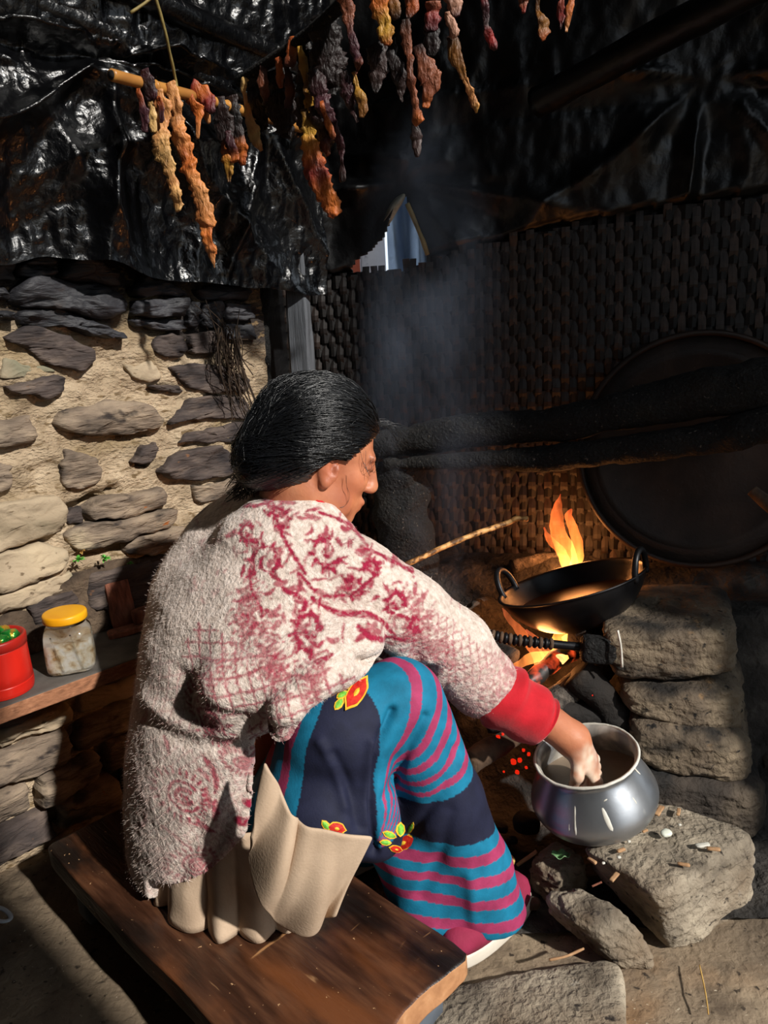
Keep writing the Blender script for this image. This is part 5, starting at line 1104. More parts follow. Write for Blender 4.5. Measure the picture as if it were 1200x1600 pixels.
for k in range(1500):
    b = rg.uniform(-1, 1); a0, c0 = .066 - .05 * abs(b) ** 1.6, .085 - .075 * abs(b) ** 1.4
    a0 += rg.normal(0, .012); c0 += rg.normal(0, .008); b0_ = b * .082
    P = []; lift = rg.uniform(.0, .07) + (rg.random() < .12) * rg.uniform(0, .12); end = A(-.125, .012, -.03) + rg.normal(0, .02, 3); t0 = 0 if rg.random() < .7 else rg.uniform(0, .4); t1 = rg.uniform(.6, 1)
    for t in np.linspace(t0, t1, 9):
        p = A(a0, b0_, c0) * (1 - t) + end * t + A(0, 0, .05) * math.sin(math.pi * t) * (1 - abs(b)) + A(0, b0_ * .55, .0) * math.sin(math.pi * t)
        P.append(hl(*p))
    P, ok = to_surf(np.array(P), lift * .035 + .0015 * np.sin(np.linspace(0, 5, 9) + k) + .002)
    ok[0] = True
    if ok.sum() > 4: P = P[ok]; parts.append(tube(P, np.linspace(.0010, .0004, len(P)), 3, cap=False))
# loose tail and wisps on the collar
for k in range(160):
    s0 = hl(-.13, rg.uniform(-.03, .05), rg.uniform(-.06, .0)); e0 = ony(rg.uniform(350, 400), rg.uniform(745, 785), 1.26 + rg.uniform(-.02, .03)); m0 = ony(rg.uniform(375, 415), rg.uniform(715, 755), 1.235 + rg.uniform(-.02, .03))
    parts.append(tube(crv([s0, m0, e0], 9), np.linspace(.0016, .0006, 9), 3, cap=False))
for k in range(5):
    s0 = hl(.05 + rg.normal(0, .008), .062, .03 + rg.normal(0, .015)); m0 = hl(.062 + rg.normal(0, .01), .072, .0 + rg.normal(0, .008)); e0 = hl(.078 + rg.normal(0, .014), .062, .028 + rg.normal(0, .016))
    parts.append(tube(crv([s0, m0, e0], 8), .0003, 3, cap=False))
for k in range(2):
    L = [hl(.028 + .002 * k, .073, -.018), hl(.036, .073, -.035), hl(.045 + .003 * k, .069, -.048), hl(.050, .066, -.064), hl(.040, .066, -.074 - .001 * k), hl(.022, .066, -.070)]
    parts.append(tube(crv(L, 18), .00028, 3, cap=False))
for k in range(30):
    s0 = hl(.07 + rg.normal(0, .01), rg.uniform(-.05, .06), .085); parts.append(tube(crv([s0, s0 + hf * .03 + ZU * rg.uniform(-.004, .012), s0 + hf * rg.uniform(.04, .07) + ZU * rg.uniform(-.02, .01)], 7), .0005, 3, cap=False))
V, F = join(parts); o = mk('hair_strands', V, F, M_hair, woman, kind='stuff')

# ---- cardigan
S = SDF((-.66, .76, .08), (.36, 1.66, .86), .005)
ZL = A(.06, .16, .25, .34, .44, .54, .615, .665, .705, .735, .76); RC = A(-1.065, -1.065, -1.06, -1.05, -1.04, -1.03, -1.02, -1.01, -1.0, -.985, -.98)
FC = A(.60, .60, .605, .615, .635, .66, .685, .71, .74, .765, .78); AW = A(.170, .180, .186, .186, .184, .186, .184, .170, .130, .085, .07); BW = A(.135, .140, .142, .142, .138, .132, .124, .112, .094, .08, .065)
def torso(X, Y, Z, grow=0.):
    r = X * .70711 - Y * .70711; f = X * .70711 + Y * .70711; z = np.clip(Z, ZL[0], ZL[-1]) + 0 * X
    rc, fc, a, b = [np.interp(z, ZL, q).astype(np.float32) for q in (RC, FC, AW + grow, BW + grow)]
    k = np.sqrt(((r - rc) / a) ** 2 + ((f - fc) / b) ** 2); d = (k - 1) * np.minimum(a, b)
    return np.maximum(d, Z - ZL[-1] + 0 * X)
S.add(torso, (-.64, .8, .08), (.2, 1.6, .82), .01, 0)
shRc = shR + A(-.03, .02, -.0); up1 = shRc * .45 + elR * .55
cuff = ony(752, 1066, 1.222)
S.chain([shRc, up1, elR, cuff], [.070, .066, .062, .061], .04)
S.chain([shL, elL, wrL], [.078, .066, .055], .05)
S.ell(ony(430, 850, 1.22), np.eye(3), A(.10, .09, .07), .05); S.chain([ony(385, 835, 1.31), ony(345, 862, 1.33), ony(312, 925, 1.32), ony(300, 1000, 1.30)], [.055, .062, .070, .075], .05)
NR = [ony(418, 752, 1.275), ony(448, 757, 1.235), ony(478, 772, 1.208), ony(505, 793, 1.198), ony(526, 812, 1.212), ony(530, 815, 1.25), ony(512, 800, 1.31), ony(475, 772, 1.345), ony(430, 755, 1.335)]
NRC = crv(NR + [NR[0]], 40); S.chain(NRC - A(0, 0, .034), np.full(40, .020), .02)           # hunched upper back
# waist roll of slack knit over the lap, and the front edge lying on the thigh
S.chain([onr(360, 1075, -.90), onr(440, 1062, -.85), onr(520, 1025, -.81), onr(570, 1000, -.79)], [.05, .048, .040, .028], .04)
S.chain([onr(555, 1030, -.78), onr(492, 1066, -.78), onr(447, 1108, -.79), onr(440, 1140, -.80)], [.022, .020, .019, .016], .02)
S.cap(NRC.mean(0) - A(0, 0, .06), NRC.mean(0) + A(0, 0, .10), .050, .062, .008, 's')
# cut the hem
hz = [onr(250, 1412, -.97), onr(330, 1372, -.90), onr(400, 1312, -.86), onr(412, 1240, -.85), onr(432, 1165, -.82)]
hemf = A(*([-.2] + [p @ FN for p in hz] + [1.3])); hemz = A(*([hz[0][2] - .045] + [hz[0][2] - .04, hz[1][2] - .03] + [p[2] - .008 for p in hz[2:]] + [hz[-1][2] + .12]))
def below(X, Y, Z):
    f = (X + Y) * .70711; r = (X - Y) * .70711; z = np.interp(f, hemf, hemz); zz = np.where(r < -1.05, np.minimum(z, .150), z); zz = np.where(f > .86, -1., zz); return (Z - zz) * .8
S.add(below, (-.66, .76, .08), (.36, 1.66, .60), .008, 0, 's')
V, F = S.mesh(); V = relax(V, F, 2, .5)
def subdivide(V, F):
    E = np.concatenate([F[:, [i, (i + 1) % 4]] for i in range(4)]); E.sort(1); U, inv = np.unique(E, axis=0, return_inverse=True); inv = inv.reshape(4, -1)
    n = len(V); m = n + len(U); V2 = np.concatenate([V, V[U].mean(1), V[F].mean(1)]); c = m + np.arange(len(F)); e = [n + inv[i] for i in range(4)]
    return V2, np.concatenate([np.stack([F[:, i], e[i], c, e[(i + 3) % 4]], 1) for i in range(4)])
V, F = subdivide(V, F); V = relax(V, F, 2, .6); N = vnormals(V, F)
# flat drawing plane of the back of the cardigan: an affine fit, used for folds and for the knitted pattern
uv0 = proj(V); face = (N * (V - EYE)).sum(1) < 0
ctr = V.mean(0); Wd = unit(A(.06, -1, .16)); UX = unit(np.cross(ZU, -Wd)) * -1.; UY = np.cross(Wd, UX)
Bs = np.c_[(V - ctr) @ UX, (V - ctr) @ UY, np.ones(len(V))]; sol, *_ = np.linalg.lstsq(Bs[face], uv0[face], rcond=None); UV = Bs @ sol
def dline(uv, pts):
    d = np.full(len(uv), 1e9); p = np.asarray(pts, float)
    for a, b in zip(p[:-1], p[1:]):
        ab = b - a; t = np.clip(((uv - a) @ ab) / (ab @ ab), 0, 1); d = np.minimum(d, np.hypot(*(uv - a - t[:, None] * ab).T))
    return d
disp = fbm(V, 9, 3, 5) * .006 + np.abs(fbm(V, 55, 3, 6)) * .002
for pts, w, am in [([(575, 1028), (520, 1055), (440, 1068), (360, 1058), (300, 1030)], 11, -.006), ([(560, 985), (590, 1010), (620, 1035)], 10, -.012), ([(520, 960), (555, 980), (590, 1012)], 12, -.006),
                   ([(230, 1105), (300, 1122), (370, 1115), (440, 1085), (520, 1070)], 11, -.005), ([(330, 1300), (370, 1220), (410, 1150), (440, 1110)], 13, -.009), ([(290, 1330), (330, 1230)], 14, -.006),
                   ([(395, 1290), (410, 1200), (425, 1140)], 9, .006), ([(240, 1085), (330, 1100), (420, 1085)], 13, .007), ([(300, 830), (340, 860), (400, 870)], 18, -.004), ([(660, 930), (640, 990), (650, 1030)], 12, -.005), ([(720, 1010), (690, 1050), (690, 1090)], 10, -.005)]:
    disp += am * np.exp(-(dline(UV, pts) / w) ** 2) * face
V = V + N * disp[:, None]
# pattern drawn on a raster in that plane
OX, OY, RW_, RH = 150, 730, 720, 700
ras = np.zeros((RH, RW_)); 
def stroke(pts, w, val=1., add=False):
    p = np.asarray(pts, float); w = np.broadcast_to(np.asarray(w, float), (len(p),)); m = w.max() + 3
    x0, y0 = np.floor(p.min(0) - m - A(OX, OY)).astype(int); x1, y1 = np.ceil(p.max(0) + m - A(OX, OY)).astype(int) + 1
    x0, y0, x1, y1 = max(x0, 0), max(y0, 0), min(x1, RW_), min(y1, RH)
    if x1 <= x0 or y1 <= y0: return
    X, Y = np.meshgrid(np.arange(x0, x1) + OX, np.arange(y0, y1) + OY); best = np.full(X.shape, -9.)
    for (a, b, wa, wb) in zip(p[:-1], p[1:], w[:-1], w[1:]):
        ab = b - a; t = np.clip(((X - a[0]) * ab[0] + (Y - a[1]) * ab[1]) / (ab @ ab + 1e-9), 0, 1); best = np.maximum(best, (wa + (wb - wa) * t) - np.hypot(X - a[0] - t * ab[0], Y - a[1] - t * ab[1]))
    ras[y0:y1, x0:x1] = np.maximum(ras[y0:y1, x0:x1], np.clip(best / 1.6 + .5, 0, 1) * val)
rp = np.random.default_rng(11)
FLOR = [(405, 765), (470, 770), (540, 805), (610, 850), (655, 905), (668, 960), (650, 1000), (600, 1000), (540, 965), (500, 1000), (455, 1000), (400, 960), (372, 900), (360, 850), (380, 800)]
LEFT = [(300, 800), (400, 770), (375, 900), (400, 960), (330, 940), (275, 900)]
def pin(poly, x, y): return bool(inpoly(np.array([x]), np.array([y]), poly)[0])
def leaf(x, y, an, L, w, v=1., bend=.4):
    t = np.linspace(-.5, .5, 8); c, s = math.cos(an), math.sin(an); u = t * L; z = bend * (t ** 2 - .1) * L; stroke(np.stack([x + u * c - z * s, y + u * s + z * c], 1), w * np.sqrt(np.clip(1 - (2 * t) ** 2, .03, 1)), v)
def spiral(x, y, R, an, turns=1.35, v=1.):
    t = np.linspace(0, 1, 40); r = R * (1 - .78 * t); a = an + t * turns * 2 * math.pi; P = np.stack([x + r * np.cos(a), y + r * np.sin(a)], 1); stroke(P, 2.6 + 1.6 * np.sin(t * 18), v)
    for k in range(0, 22, 3): stroke([P[k], P[k] + (P[k] - A(x, y)) * .55], [4.2, 1.5], v)
for (x, y, R, an) in [(425, 868, 24, 2.5), (508, 850, 22, .4), (486, 948, 22, 1.5), (612, 918, 17, 2.), (548, 900, 16, 4.), (440, 812, 17, 3.6), (395, 830, 14, 1.), (575, 870, 12, 3), (640, 950, 12, 1)]: spiral(x, y, R, an)
n = 0
while n < 150:
    x, y = rp.uniform(360, 670), rp.uniform(765, 1000)
    if not pin(FLOR, x, y): continue
    leaf(x, y, rp.choice([-.35, .1, 1.9, 2.4]) + rp.normal(0, .35), rp.uniform(11, 30), rp.uniform(1.6, 4.2), rp.uniform(.75, 1), rp.normal(0, .6)); n += 1
for pts, w in [([(400, 775), (430, 800), (450, 840), (480, 880)], 3), ([(470, 880), (500, 905), (545, 905), (580, 880)], 3), ([(490, 910), (520, 930), (575, 935), (610, 965)], 3.4), ([(385, 800), (420, 790), (450, 775)], 3),
               ([(410, 840), (400, 890), (420, 930)], 2.6), ([(560, 840), (600, 860), (640, 880)], 2.6), ([(555, 945), (590, 965), (640, 975)], 3.6), ([(500, 800), (540, 815), (570, 840)], 2.2), ([(450, 900), (480, 915), (470, 935)], 3.4)]: stroke(crv(pts, 14), w)
n = 0
while n < 42:
    x, y = rp.uniform(270, 400), rp.uniform(780, 955)
    if not pin(LEFT, x, y): continue
    leaf(x, y, rp.uniform(0, 3), rp.uniform(8, 18), rp.uniform(1.2, 2.6), rp.uniform(.25, .5), rp.normal(0, .7)); n += 1
for cx, cy, n, sx, sy, an in [(400, 940, 220, 16, 48, .2), (436, 985, 260, 20, 36, -.3), (492, 1000, 120, 12, 38, .1), (645, 965, 320, 26, 48, -.35), (690, 1000, 120, 16, 36, -.5), (360, 1010, 50, 16, 30, .6)]:
    for k in range(n):
        u, v = rp.normal(0, sx * .55), rp.normal(0, sy * .55); x, y = cx + u * math.cos(an) - v * math.sin(an), cy + u * math.sin(an) + v * math.cos(an); leaf(x, y, rp.uniform(-.9, .3), rp.uniform(4, 10), rp.uniform(1., 1.9), rp.uniform(.6, .95))
def lattice(poly, a1, a2, sp, w, v):
    p = np.asarray(poly, float); x0, y0 = p.min(0); x1, y1 = p.max(0); X, Y = np.meshgrid(np.arange(RW_) + OX, np.arange(RH) + OY)
    m = inpoly(X.astype(float), Y.astype(float), poly); wob = 2.5 * np.sin(X / 23) + 2 * np.sin(Y / 17)
    for a in (a1, a2):
        d = (X * math.sin(a) + Y * math.cos(a) + wob) / sp; d = np.abs(d - np.round(d)) * sp; k = np.clip((w - d) / 1.4 + .5, 0, 1) * v * m
        np.maximum(ras, k, out=ras)
lattice([(330, 950), (420, 985), (500, 990), (580, 1010), (560, 1040), (470, 1075), (330, 1060), (300, 1000)], .25, 1.75, 17, 1.5, .85)
lattice([(250, 1010), (330, 1020), (330, 1120), (240, 1110)], .3, 1.5, 16, 1.2, .5); lattice([(400, 1075), (570, 1035), (540, 1070), (450, 1110), (400, 1120)], .6, 1.9, 16, 1.4, .8)
lattice([(640, 920), (700, 945), (770, 1010), (740, 1050), (690, 1050), (660, 990)], .35, 1.6, 14, 1.3, .65); lattice([(560, 1010), (640, 1010), (700, 1060), (690, 1100)], .35, 1.6, 13, 1.3, .7)
lattice([(200, 1130), (420, 1130), (400, 1300), (320, 1370), (220, 1390)], .65, 2.0, 13, .9, .45)
def paisley(cx, cy, a, b, an, v=.9, ring=24):
    c, s = math.cos(an), math.sin(an)
    def P(u, w): return A(cx + u * c - w * s, cy + u * s + w * c)
    for k in range(ring):
        t = 2 * math.pi * k / ring; r = 1 - .25 * math.cos(t) ** 3; stroke([P(a * r * math.cos(t) * .84, b * r * math.sin(t) * .84), P(a * r * math.cos(t) * 1.05, b * r * math.sin(t) * 1.05)], [2.6, 1.8], v)
    for q_, w in ((.55, 2.6), (.28, 3.4)):
        t = np.linspace(.4, 5.4, 24); stroke(np.array([P(a * q_ * math.cos(x), b * q_ * math.sin(x)) for x in t]), w, v)
    stroke([P(-3, 0), P(4, 1)], 3.6, v)
paisley(352, 1082, 48, 26, .9); paisley(305, 1198, 44, 36, .15, .95); paisley(318, 1302, 44, 27, -.35, .8); paisley(232, 1215, 26, 34, .2, .3); paisley(395, 1140, 30, 18, .4, .75); paisley(260, 1320, 18, 30, .2, .3)
for (x, y, an, L, w, v) in [(232, 1112, 1.9, 30, 4, .9), (278, 1132, 1.1, 26, 4.5, .9), (232, 1262, 2.2, 40, 4, .8), (285, 1262, .5, 55, 3, .7), (345, 1150, 1.1, 40, 5, .9), (352, 1170, 1.6, 34, 4, .9), (335, 1160, .7, 26, 4, .8), (398, 1202, .5, 22, 6, 1), (392, 1228, .3, 28, 8, 1), (350, 1210, 1.6, 34, 6, .9), (340, 1195, 1.3, 28, 4, .8), (330, 1240, .2, 40, 5, .9), (370, 1260, 1.1, 24, 3, .6)]: leaf(x, y, an, L, w, v)
for k in range(9):
    x, y = 318 + k * 10.5, 1362 - k * 9 + (k % 2) * 6; 
    for d in (-1, 1): stroke([(x - 6, y), (x, y - 6 * d), (x + 6, y)], 1.6, .75)
for k in range(16): stroke([(290 + k * 8, 1378 - k * 6.2), (295 + k * 8, 1372 - k * 6.2)], 1.5, .6)
for k in range(900):                                                    # dense flecks towards the cuff
    s_ = rp.random() ** .7; t = rp.uniform(-1, 1); a = A(706, 1030) + (A(790, 1100) - A(706, 1030)) * s_; nrm = A(-.64, .77); x, y = a + nrm * t * 70; leaf(x, y, rp.choice([-.7, .6]) + rp.normal(0, .25), rp.uniform(5, 12), rp.uniform(1., 2.1), rp.uniform(.5, .95) * (.35 + .65 * s_))
for k in range(60): x, y = rp.uniform(600, 720), rp.uniform(900, 1090); leaf(x, y, -.6 + rp.normal(0, .3), rp.uniform(6, 14), rp.uniform(.8, 1.7), rp.uniform(.35, .7))
def sample(uv):
    x = np.clip(uv[:, 0] - OX, 0, RW_ - 1.001); y = np.clip(uv[:, 1] - OY, 0, RH - 1.001); i, j = x.astype(int), y.astype(int); a, b = x - i, y - j
    return ras[j, i] * (1 - a) * (1 - b) + ras[j, i + 1] * a * (1 - b) + ras[j + 1, i] * (1 - a) * b + ras[j + 1, i + 1] * a * b
wv = np.stack([vn(V, 260, 3), vn(V, 260, 4)], 1) * 1.3 + np.stack([vn(V, 60, 5), vn(V, 60, 6)], 1) * 1.6
pk = sample(UV + wv); pk = np.clip(pk * (1 - .25 * (vn(V, 190, 8) > .3)), 0, 1)
edge = sstep(330, 230, UV[:, 0]) * .45; pk = pk * (1 - edge)
cream, crim = np.array(lin('#e3d4c9')[:3]), np.array(lin('#a01f40')[:3]); cc = cream + (crim - cream) * pk[:, None]
cc = cc * (1 + .10 * fbm(V, 60, 3, 9))[:, None]
cardigan = mk('cardigan', V, F, M_knit, woman, col=cc); cardigan['label'] = 'cream mohair knit with crimson scroll and paisley pattern'
rg = np.random.default_rng(9); nf_ = 42000; fi = rg.integers(0, len(F), nf_); fi = fi[rg.random(nf_) < np.interp(UV[F[fi, 0], 0], [300, 420, 560], [1., .55, .30])]; nf_ = len(fi); Q = V[F[fi]]; b = rg.dirichlet(np.ones(4), nf_); p0 = (Q * b[:, :, None]).sum(1); n0 = N[F[fi, 0]]; tn_ = rg.normal(0, 1, (nf_, 3)); tn_ -= n0 * (tn_ * n0).sum(1)[:, None]; tn_ /= np.linalg.norm(tn_, axis=1)[:, None]
L = np.interp(UV[F[fi, 0], 0], [230, 420], [1., .62])[:, None] * rg.uniform(.004, .0105, nf_)[:, None]; tip = p0 + (n0 * rg.uniform(.3, .9, (nf_, 1)) + tn_ * rg.uniform(.4, 1., (nf_, 1)) - ZU * .3) * L; sd_ = np.cross(n0, tn_) * .00032
Vf = np.concatenate([p0 - sd_, p0 + sd_, tip]); Ff = np.stack([np.arange(nf_), np.arange(nf_) + nf_, np.arange(nf_) + 2 * nf_], 1); cf = np.tile(np.clip(cc[F[fi, 0]] * .9 + cream * .12, 0, 1), (3, 1))
mk('cardigan_fuzz', Vf, Ff, M_fuzz, woman, col=cf, kind='stuff')
s_ = proj(V); 

# ---- red collar and red sleeve
V, F = tube(NRC, .0085, 10, noise=.001, nsc=60, cap=False); mk('red_collar', V, F, M_red_knit, woman)
th = np.linspace(0, 2 * math.pi, 40); nd = unit(A(.25, .06, 1)); n1 = unit(np.cross(nd, A(0, 1, 0))); n2 = np.cross(nd, n1)
ring = np.array([neck + A(.006, 0, .036) + (n1 * math.cos(t) * .069 + n2 * math.sin(t) * .067) for t in th])
q1 = ony(738, 1058, 1.22); q2_ = ony(800, 1098, 1.224); q3_ = ony(847, 1128, 1.225)
Q = crv([q1, q1 * .4 + q2_ * .6, q2_, q3_ * .8 + q2_ * .2, q3_, q3_ + unit(q3_ - q2_) * .003], 40); R = crv(np.array([[.050], [.057], [.056], [.049], [.044], [.035]]), 40)[:, 0]
V, F = tube(Q, R, 48, cap=False); V = V + (V - np.repeat(Q, 48, 0)) * (.10 * np.sin(np.linspace(0, 26, 40))[:, None, None] * np.ones((40, 48, 1)) * (.5 + .5 * np.sin(np.linspace(0, 2 * math.pi, 48, endpoint=False) * 2 + .8))[None, :, None]).reshape(-1, 1)
V = V + fbm(V, 25, 3, 4)[:, None] * .003 * unit(A(-.3, -1, .3)); V = V - ZU * .0; mk('red_sleeve', V, F, M_red_knit, woman)

# ---- skirt
S = SDF((-.55, .78, .0), (.34, 1.60, .62), .005)
hem = AN - ZU * .03
S.chain([KR_, KR_ * .55 + AN * .45, AN * .8 + KR_ * .2, hem + (hem - KR_) * .06], [.064, .064, .064, .070], .02)
S.chain([KR_ - A(.012, .005, .0), onr(530, 1145, -.81), HIP + A(0, 0, .0)], [.064, .080, .085], .015)
S.chain([onr(548, 1190, -.80), onr(505, 1270, -.80), W(-.90, .64, .20)], [.060, .070, .065], .02)
S.chain([onr(552, 1180, -.79), onr(565, 1260, -.775), onr(585, 1300, -.755)], [.055, .055, .045], .012); S.chain([onr(565, 1270, -.79), onr(490, 1320, -.81)], [.05, .055], .02)
S.chain([W(-.81, .815, .31), W(-.80, .83, .18), W(-.775, .845, .05)], [.055, .070, .078], .035); S.chain([HIPL, KL_, ANL + A(0, 0, -.03)], [.085, .070, .080], .02); S.chain([W(-.95, .72, .2), W(-.93, .84, .36)], [.06, .05], .05); S.cap(W(-.93, .66, .2), W(-1.1, .66, .2), .08, .08, .05)
S.add(lambda X, Y, Z: Z - .034 + 0 * X + 0 * Y, (-.55, .78, 0), (.34, 1.6, .05), .004, 0, 's')
def bencht(X, Y, Z):
    f = (X + Y) * .70711; return np.maximum(f - .752, Z - .215 + 0 * X)
S.add(bencht, (-.55, .78, 0), (.34, 1.6, .16), .006, 0, 's')
V, F = S.mesh(); V = relax(V, F, 2, .5); V, F = subdivide(V, F); V = relax(V, F, 2, .6); N = vnormals(V, F)
# leg plane (r = const): traced stripe boundaries become lines in (f, z)
def lp_(px, py, r=-.72): p = onr(px, py, r); return A(p @ FN, p[2])
fzv = np.stack([V @ FN, V[:, 2]], 1)
# fan model: angle about the hollow of the knee plus distance below it
pit = lp_(566, 1316, -.75); fan = [lp_(*a) for a in ((612, 1030), (650, 1040), (662, 1046), (676, 1064), (684, 1078), (692, 1094), (698, 1108), (702, 1130), (705, 1144), (708, 1164), (711, 1176), (716, 1194))]
angs = [math.atan2(*(p - pit)[::-1]) for p in fan]
vang = np.arctan2(fzv[:, 1] - pit[1], fzv[:, 0] - pit[0]); vang = np.where(vang < -2.2, vang + 2 * math.pi, vang)
TE, MA, NA = np.array(lin('#17799c')[:3]), np.array(lin('#a83a63')[:3]), np.array(lin('#20233a')[:3])
cc = np.tile(NA, (len(V), 1))
fold = fbm(V, 14, 2, 6) * .02
# lower leg: signed distance beneath each traced line
low = [((606, 1352), (746, 1272)), ((620, 1366), (752, 1287)), ((628, 1381), (756, 1301)), ((636, 1392), (762, 1316)), ((644, 1402), (766, 1329)), ((656, 1414), (773, 1343)), ((664, 1424), (777, 1357)), ((680, 1436), (784, 1373)), ((690, 1446), (789, 1387)), ((708, 1458), (797, 1404)), ((716, 1470), (801, 1417)), ((728, 1484), (818, 1438))]
lowc = ['T', 'M', 'T', 'M', 'T', 'M', 'T', 'M', 'T', 'M', 'T', 'R']
front = (fzv[:, 0] > pit[0] - .02); lowf = lp_(570, 1375)[0] - .03
for (a, b), c in zip(low, lowc):
    p, q = lp_(*a), lp_(*b); d = (q - p) / np.linalg.norm(q - p); s = (fzv[:, 0] - p[0]) * d[1] - (fzv[:, 1] - p[1]) * d[0] + .0015 * vn(V, 30, 2)
    cc = np.where(((s > 0) & (fzv[:, 0] > lowf))[:, None], {'T': TE, 'M': MA, 'R': np.array(lin('#8c2647')[:3])}[c], cc)
isn = ~((lambda p, q: ((fzv[:, 0] - p[0]) * (q - p)[1] - (fzv[:, 1] - p[1]) * (q - p)[0]))(lp_(*low[0][0]), lp_(*low[0][1])) > 0)
fanc = ['N', 'T', 'M', 'T', 'M', 'T', 'M', 'T', 'M', 'T', 'M', 'T', 'N']; jit = .02 * vn(V, 26, 7)
for i in range(12):
    m = isn & front & (vang + jit < angs[i]) & ((vang + jit >= angs[i + 1]) if i < 11 else False); cc = np.where(m[:, None], {'T': TE, 'M': MA, 'N': NA}[fanc[i + 1]], cc)
# the thigh side: navy band, then teal with magenta stripes towards the hip (flat drawing plane of the thigh)
fS0 = (N * (V - EYE)).sum(1) < 0; _c = V.mean(0); Bk = np.c_[(V - _c) @ unit(A(1, -.15, 0)), (V - _c) @ ZU, np.ones(len(V))]; _m = fS0 & (fzv[:, 0] < pit[0] + .03)
sk, *_ = np.linalg.lstsq(Bk[_m], proj(V)[_m], rcond=None); us = Bk @ sk + np.stack([vn(V, 20, 3), vn(V, 20, 4)], 1) * 1.5
xb = np.interp(us[:, 1], [1030, 1060, 1100, 1150, 1200, 1260, 1340], [545, 528, 508, 493, 485, 480, 478]); dx = us[:, 0] - xb; hipm = (V @ RN > -.93) & (fzv[:, 0] < pit[0])
cc = np.where((hipm & (dx < 0))[:, None], TE, cc); cc = np.where((hipm & (dx < -19) & (dx > -31))[:, None], MA, cc); cc = np.where((hipm & (dx < -48) & (dx > -60))[:, None], MA, cc)
uvS = proj(V); fS = (N * (V - EYE)).sum(1) < 0; disp = fbm(V, 12, 3, 8) * .004
for pts, w, am in [([(585, 1330), (578, 1250), (588, 1180), (612, 1110)], 7, -.012), ([(570, 1300), (572, 1230), (580, 1160)], 8, .007), ([(600, 1250), (640, 1170), (665, 1120)], 7, -.006), ([(520, 1180), (545, 1230), (560, 1290)], 9, -.006), ([(500, 1160), (525, 1200), (540, 1260)], 9, .005), ([(630, 1320), (690, 1240), (712, 1170)], 9, -.005), ([(660, 1400), (690, 1330), (705, 1270)], 12, -.005), ([(740, 1440), (735, 1370)], 10, .004)]:
    disp += am * np.exp(-(dline(uvS, pts) / w) ** 2) * fS
V = V + N * disp[:, None]
skirt = mk('skirt', V, F, M_skirt, woman, col=cc); skirt['label'] = 'teal skirt with magenta stripes and navy bands'
s_ = proj(V)
# embroidered flowers: raised patches sunk onto the cloth
M_eg = pmat('green_embroidery', [(.3, '#3f9a2e'), (.7, '#8fd04a')], 120, 3, .6, .6, 300, .001); M_er = pmat('red_embroidery', [(.3, '#a81410'), (.7, '#d8321c')], 120, 3, .6, .6, 300, .001); M_ey = pmat('yellow_embroidery', [(.3, '#d99a18'), (.7, '#f2c53a')], 120, 3, .6, .6, 300, .001)
fo = (N * (V - EYE)).sum(1) < 0; Vi = np.where(fo)[0]; Pi = s_[fo]; Vf_, Nf_ = V[fo], N[fo]; dep = ((V[fo] - EYE) @ _fw)
def on_cloth(px, py):
    d = np.hypot(*(Pi - A(px, py)).T); k = np.where(d < 6)[0]
    if len(k) == 0: k = np.array([d.argmin()])
    j = k[dep[k].argmin()]; p = plane(px, py, Nf_[j], Nf_[j] @ Vf_[j]); return p, Nf_[j]
def petal(poly, mat, name, lift):
    c = np.mean(poly, 0); P, n0 = on_cloth(*c); pts = [plane(a, b, n0, n0 @ P) for a, b in poly]; m = len(pts)
    V = np.array([p + n0 * .0002 for p in pts] + [p + n0 * lift for p in pts] + [P + n0 * (lift * 1.5)]); F = [(i, (i + 1) % m, m + (i + 1) % m, m + i) for i in range(m)] + [(m + i, m + (i + 1) % m, 2 * m) for i in range(m)]
    mk(name, V, F, mat, skirt, smooth=False)
def eleaf(x, y, an, L, w, mat=None):
    c, s = math.cos(an), math.sin(an); sh = [(-.5, 0), (-.25, .8), (.1, 1), (.35, .6), (.5, 0), (.35, -.6), (.1, -1), (-.25, -.8)]
    petal([(x + u * L * c - v * w / 2 * s, y + u * L * s + v * w / 2 * c) for u, v in sh], M_ey, 'flower_leaf_edge', .0012); petal([(x + u * .78 * L * c - v * .66 * w / 2 * s, y + u * .78 * L * s + v * .66 * w / 2 * c) for u, v in sh], M_eg, 'flower_leaf', .002)
def blossom(x, y, a, b, an, k0=0., k1=2 * math.pi):
    c, s = math.cos(an), math.sin(an); n = 18
    def el(f): return [(x + f * a * math.cos(t) * (1 + .12 * math.cos(6 * t)) * c - f * b * math.sin(t) * s, y + f * a * math.cos(t) * (1 + .12 * math.cos(6 * t)) * s + f * b * math.sin(t) * c) for t in np.linspace(0, 2 * math.pi, n, endpoint=False)]
    petal(el(1.12), M_ey, 'blossom_edge', .0012); petal(el(.94), M_er, 'blossom', .002); petal(el(.28), M_ey, 'blossom_heart', .003)
eleaf(530, 1100, 2.2, 24, 13); eleaf(535, 1086, 2.6, 22, 12); eleaf(547, 1068, 2.1, 22, 13); eleaf(560, 1058, 1.9, 18, 9); blossom(557, 1083, 26, 12, -1.0)
eleaf(509, 1289, .9, 20, 12); blossom(526, 1294, 13, 9, .2)
eleaf(608, 1304, .35, 24, 12); eleaf(625, 1296, 1.6, 24, 15); eleaf(641, 1294, -1.1, 22, 10); eleaf(602, 1316, .1, 20, 10); blossom(630, 1316, 18, 11, -.35); blossom(618, 1326, 9, 5, .2)

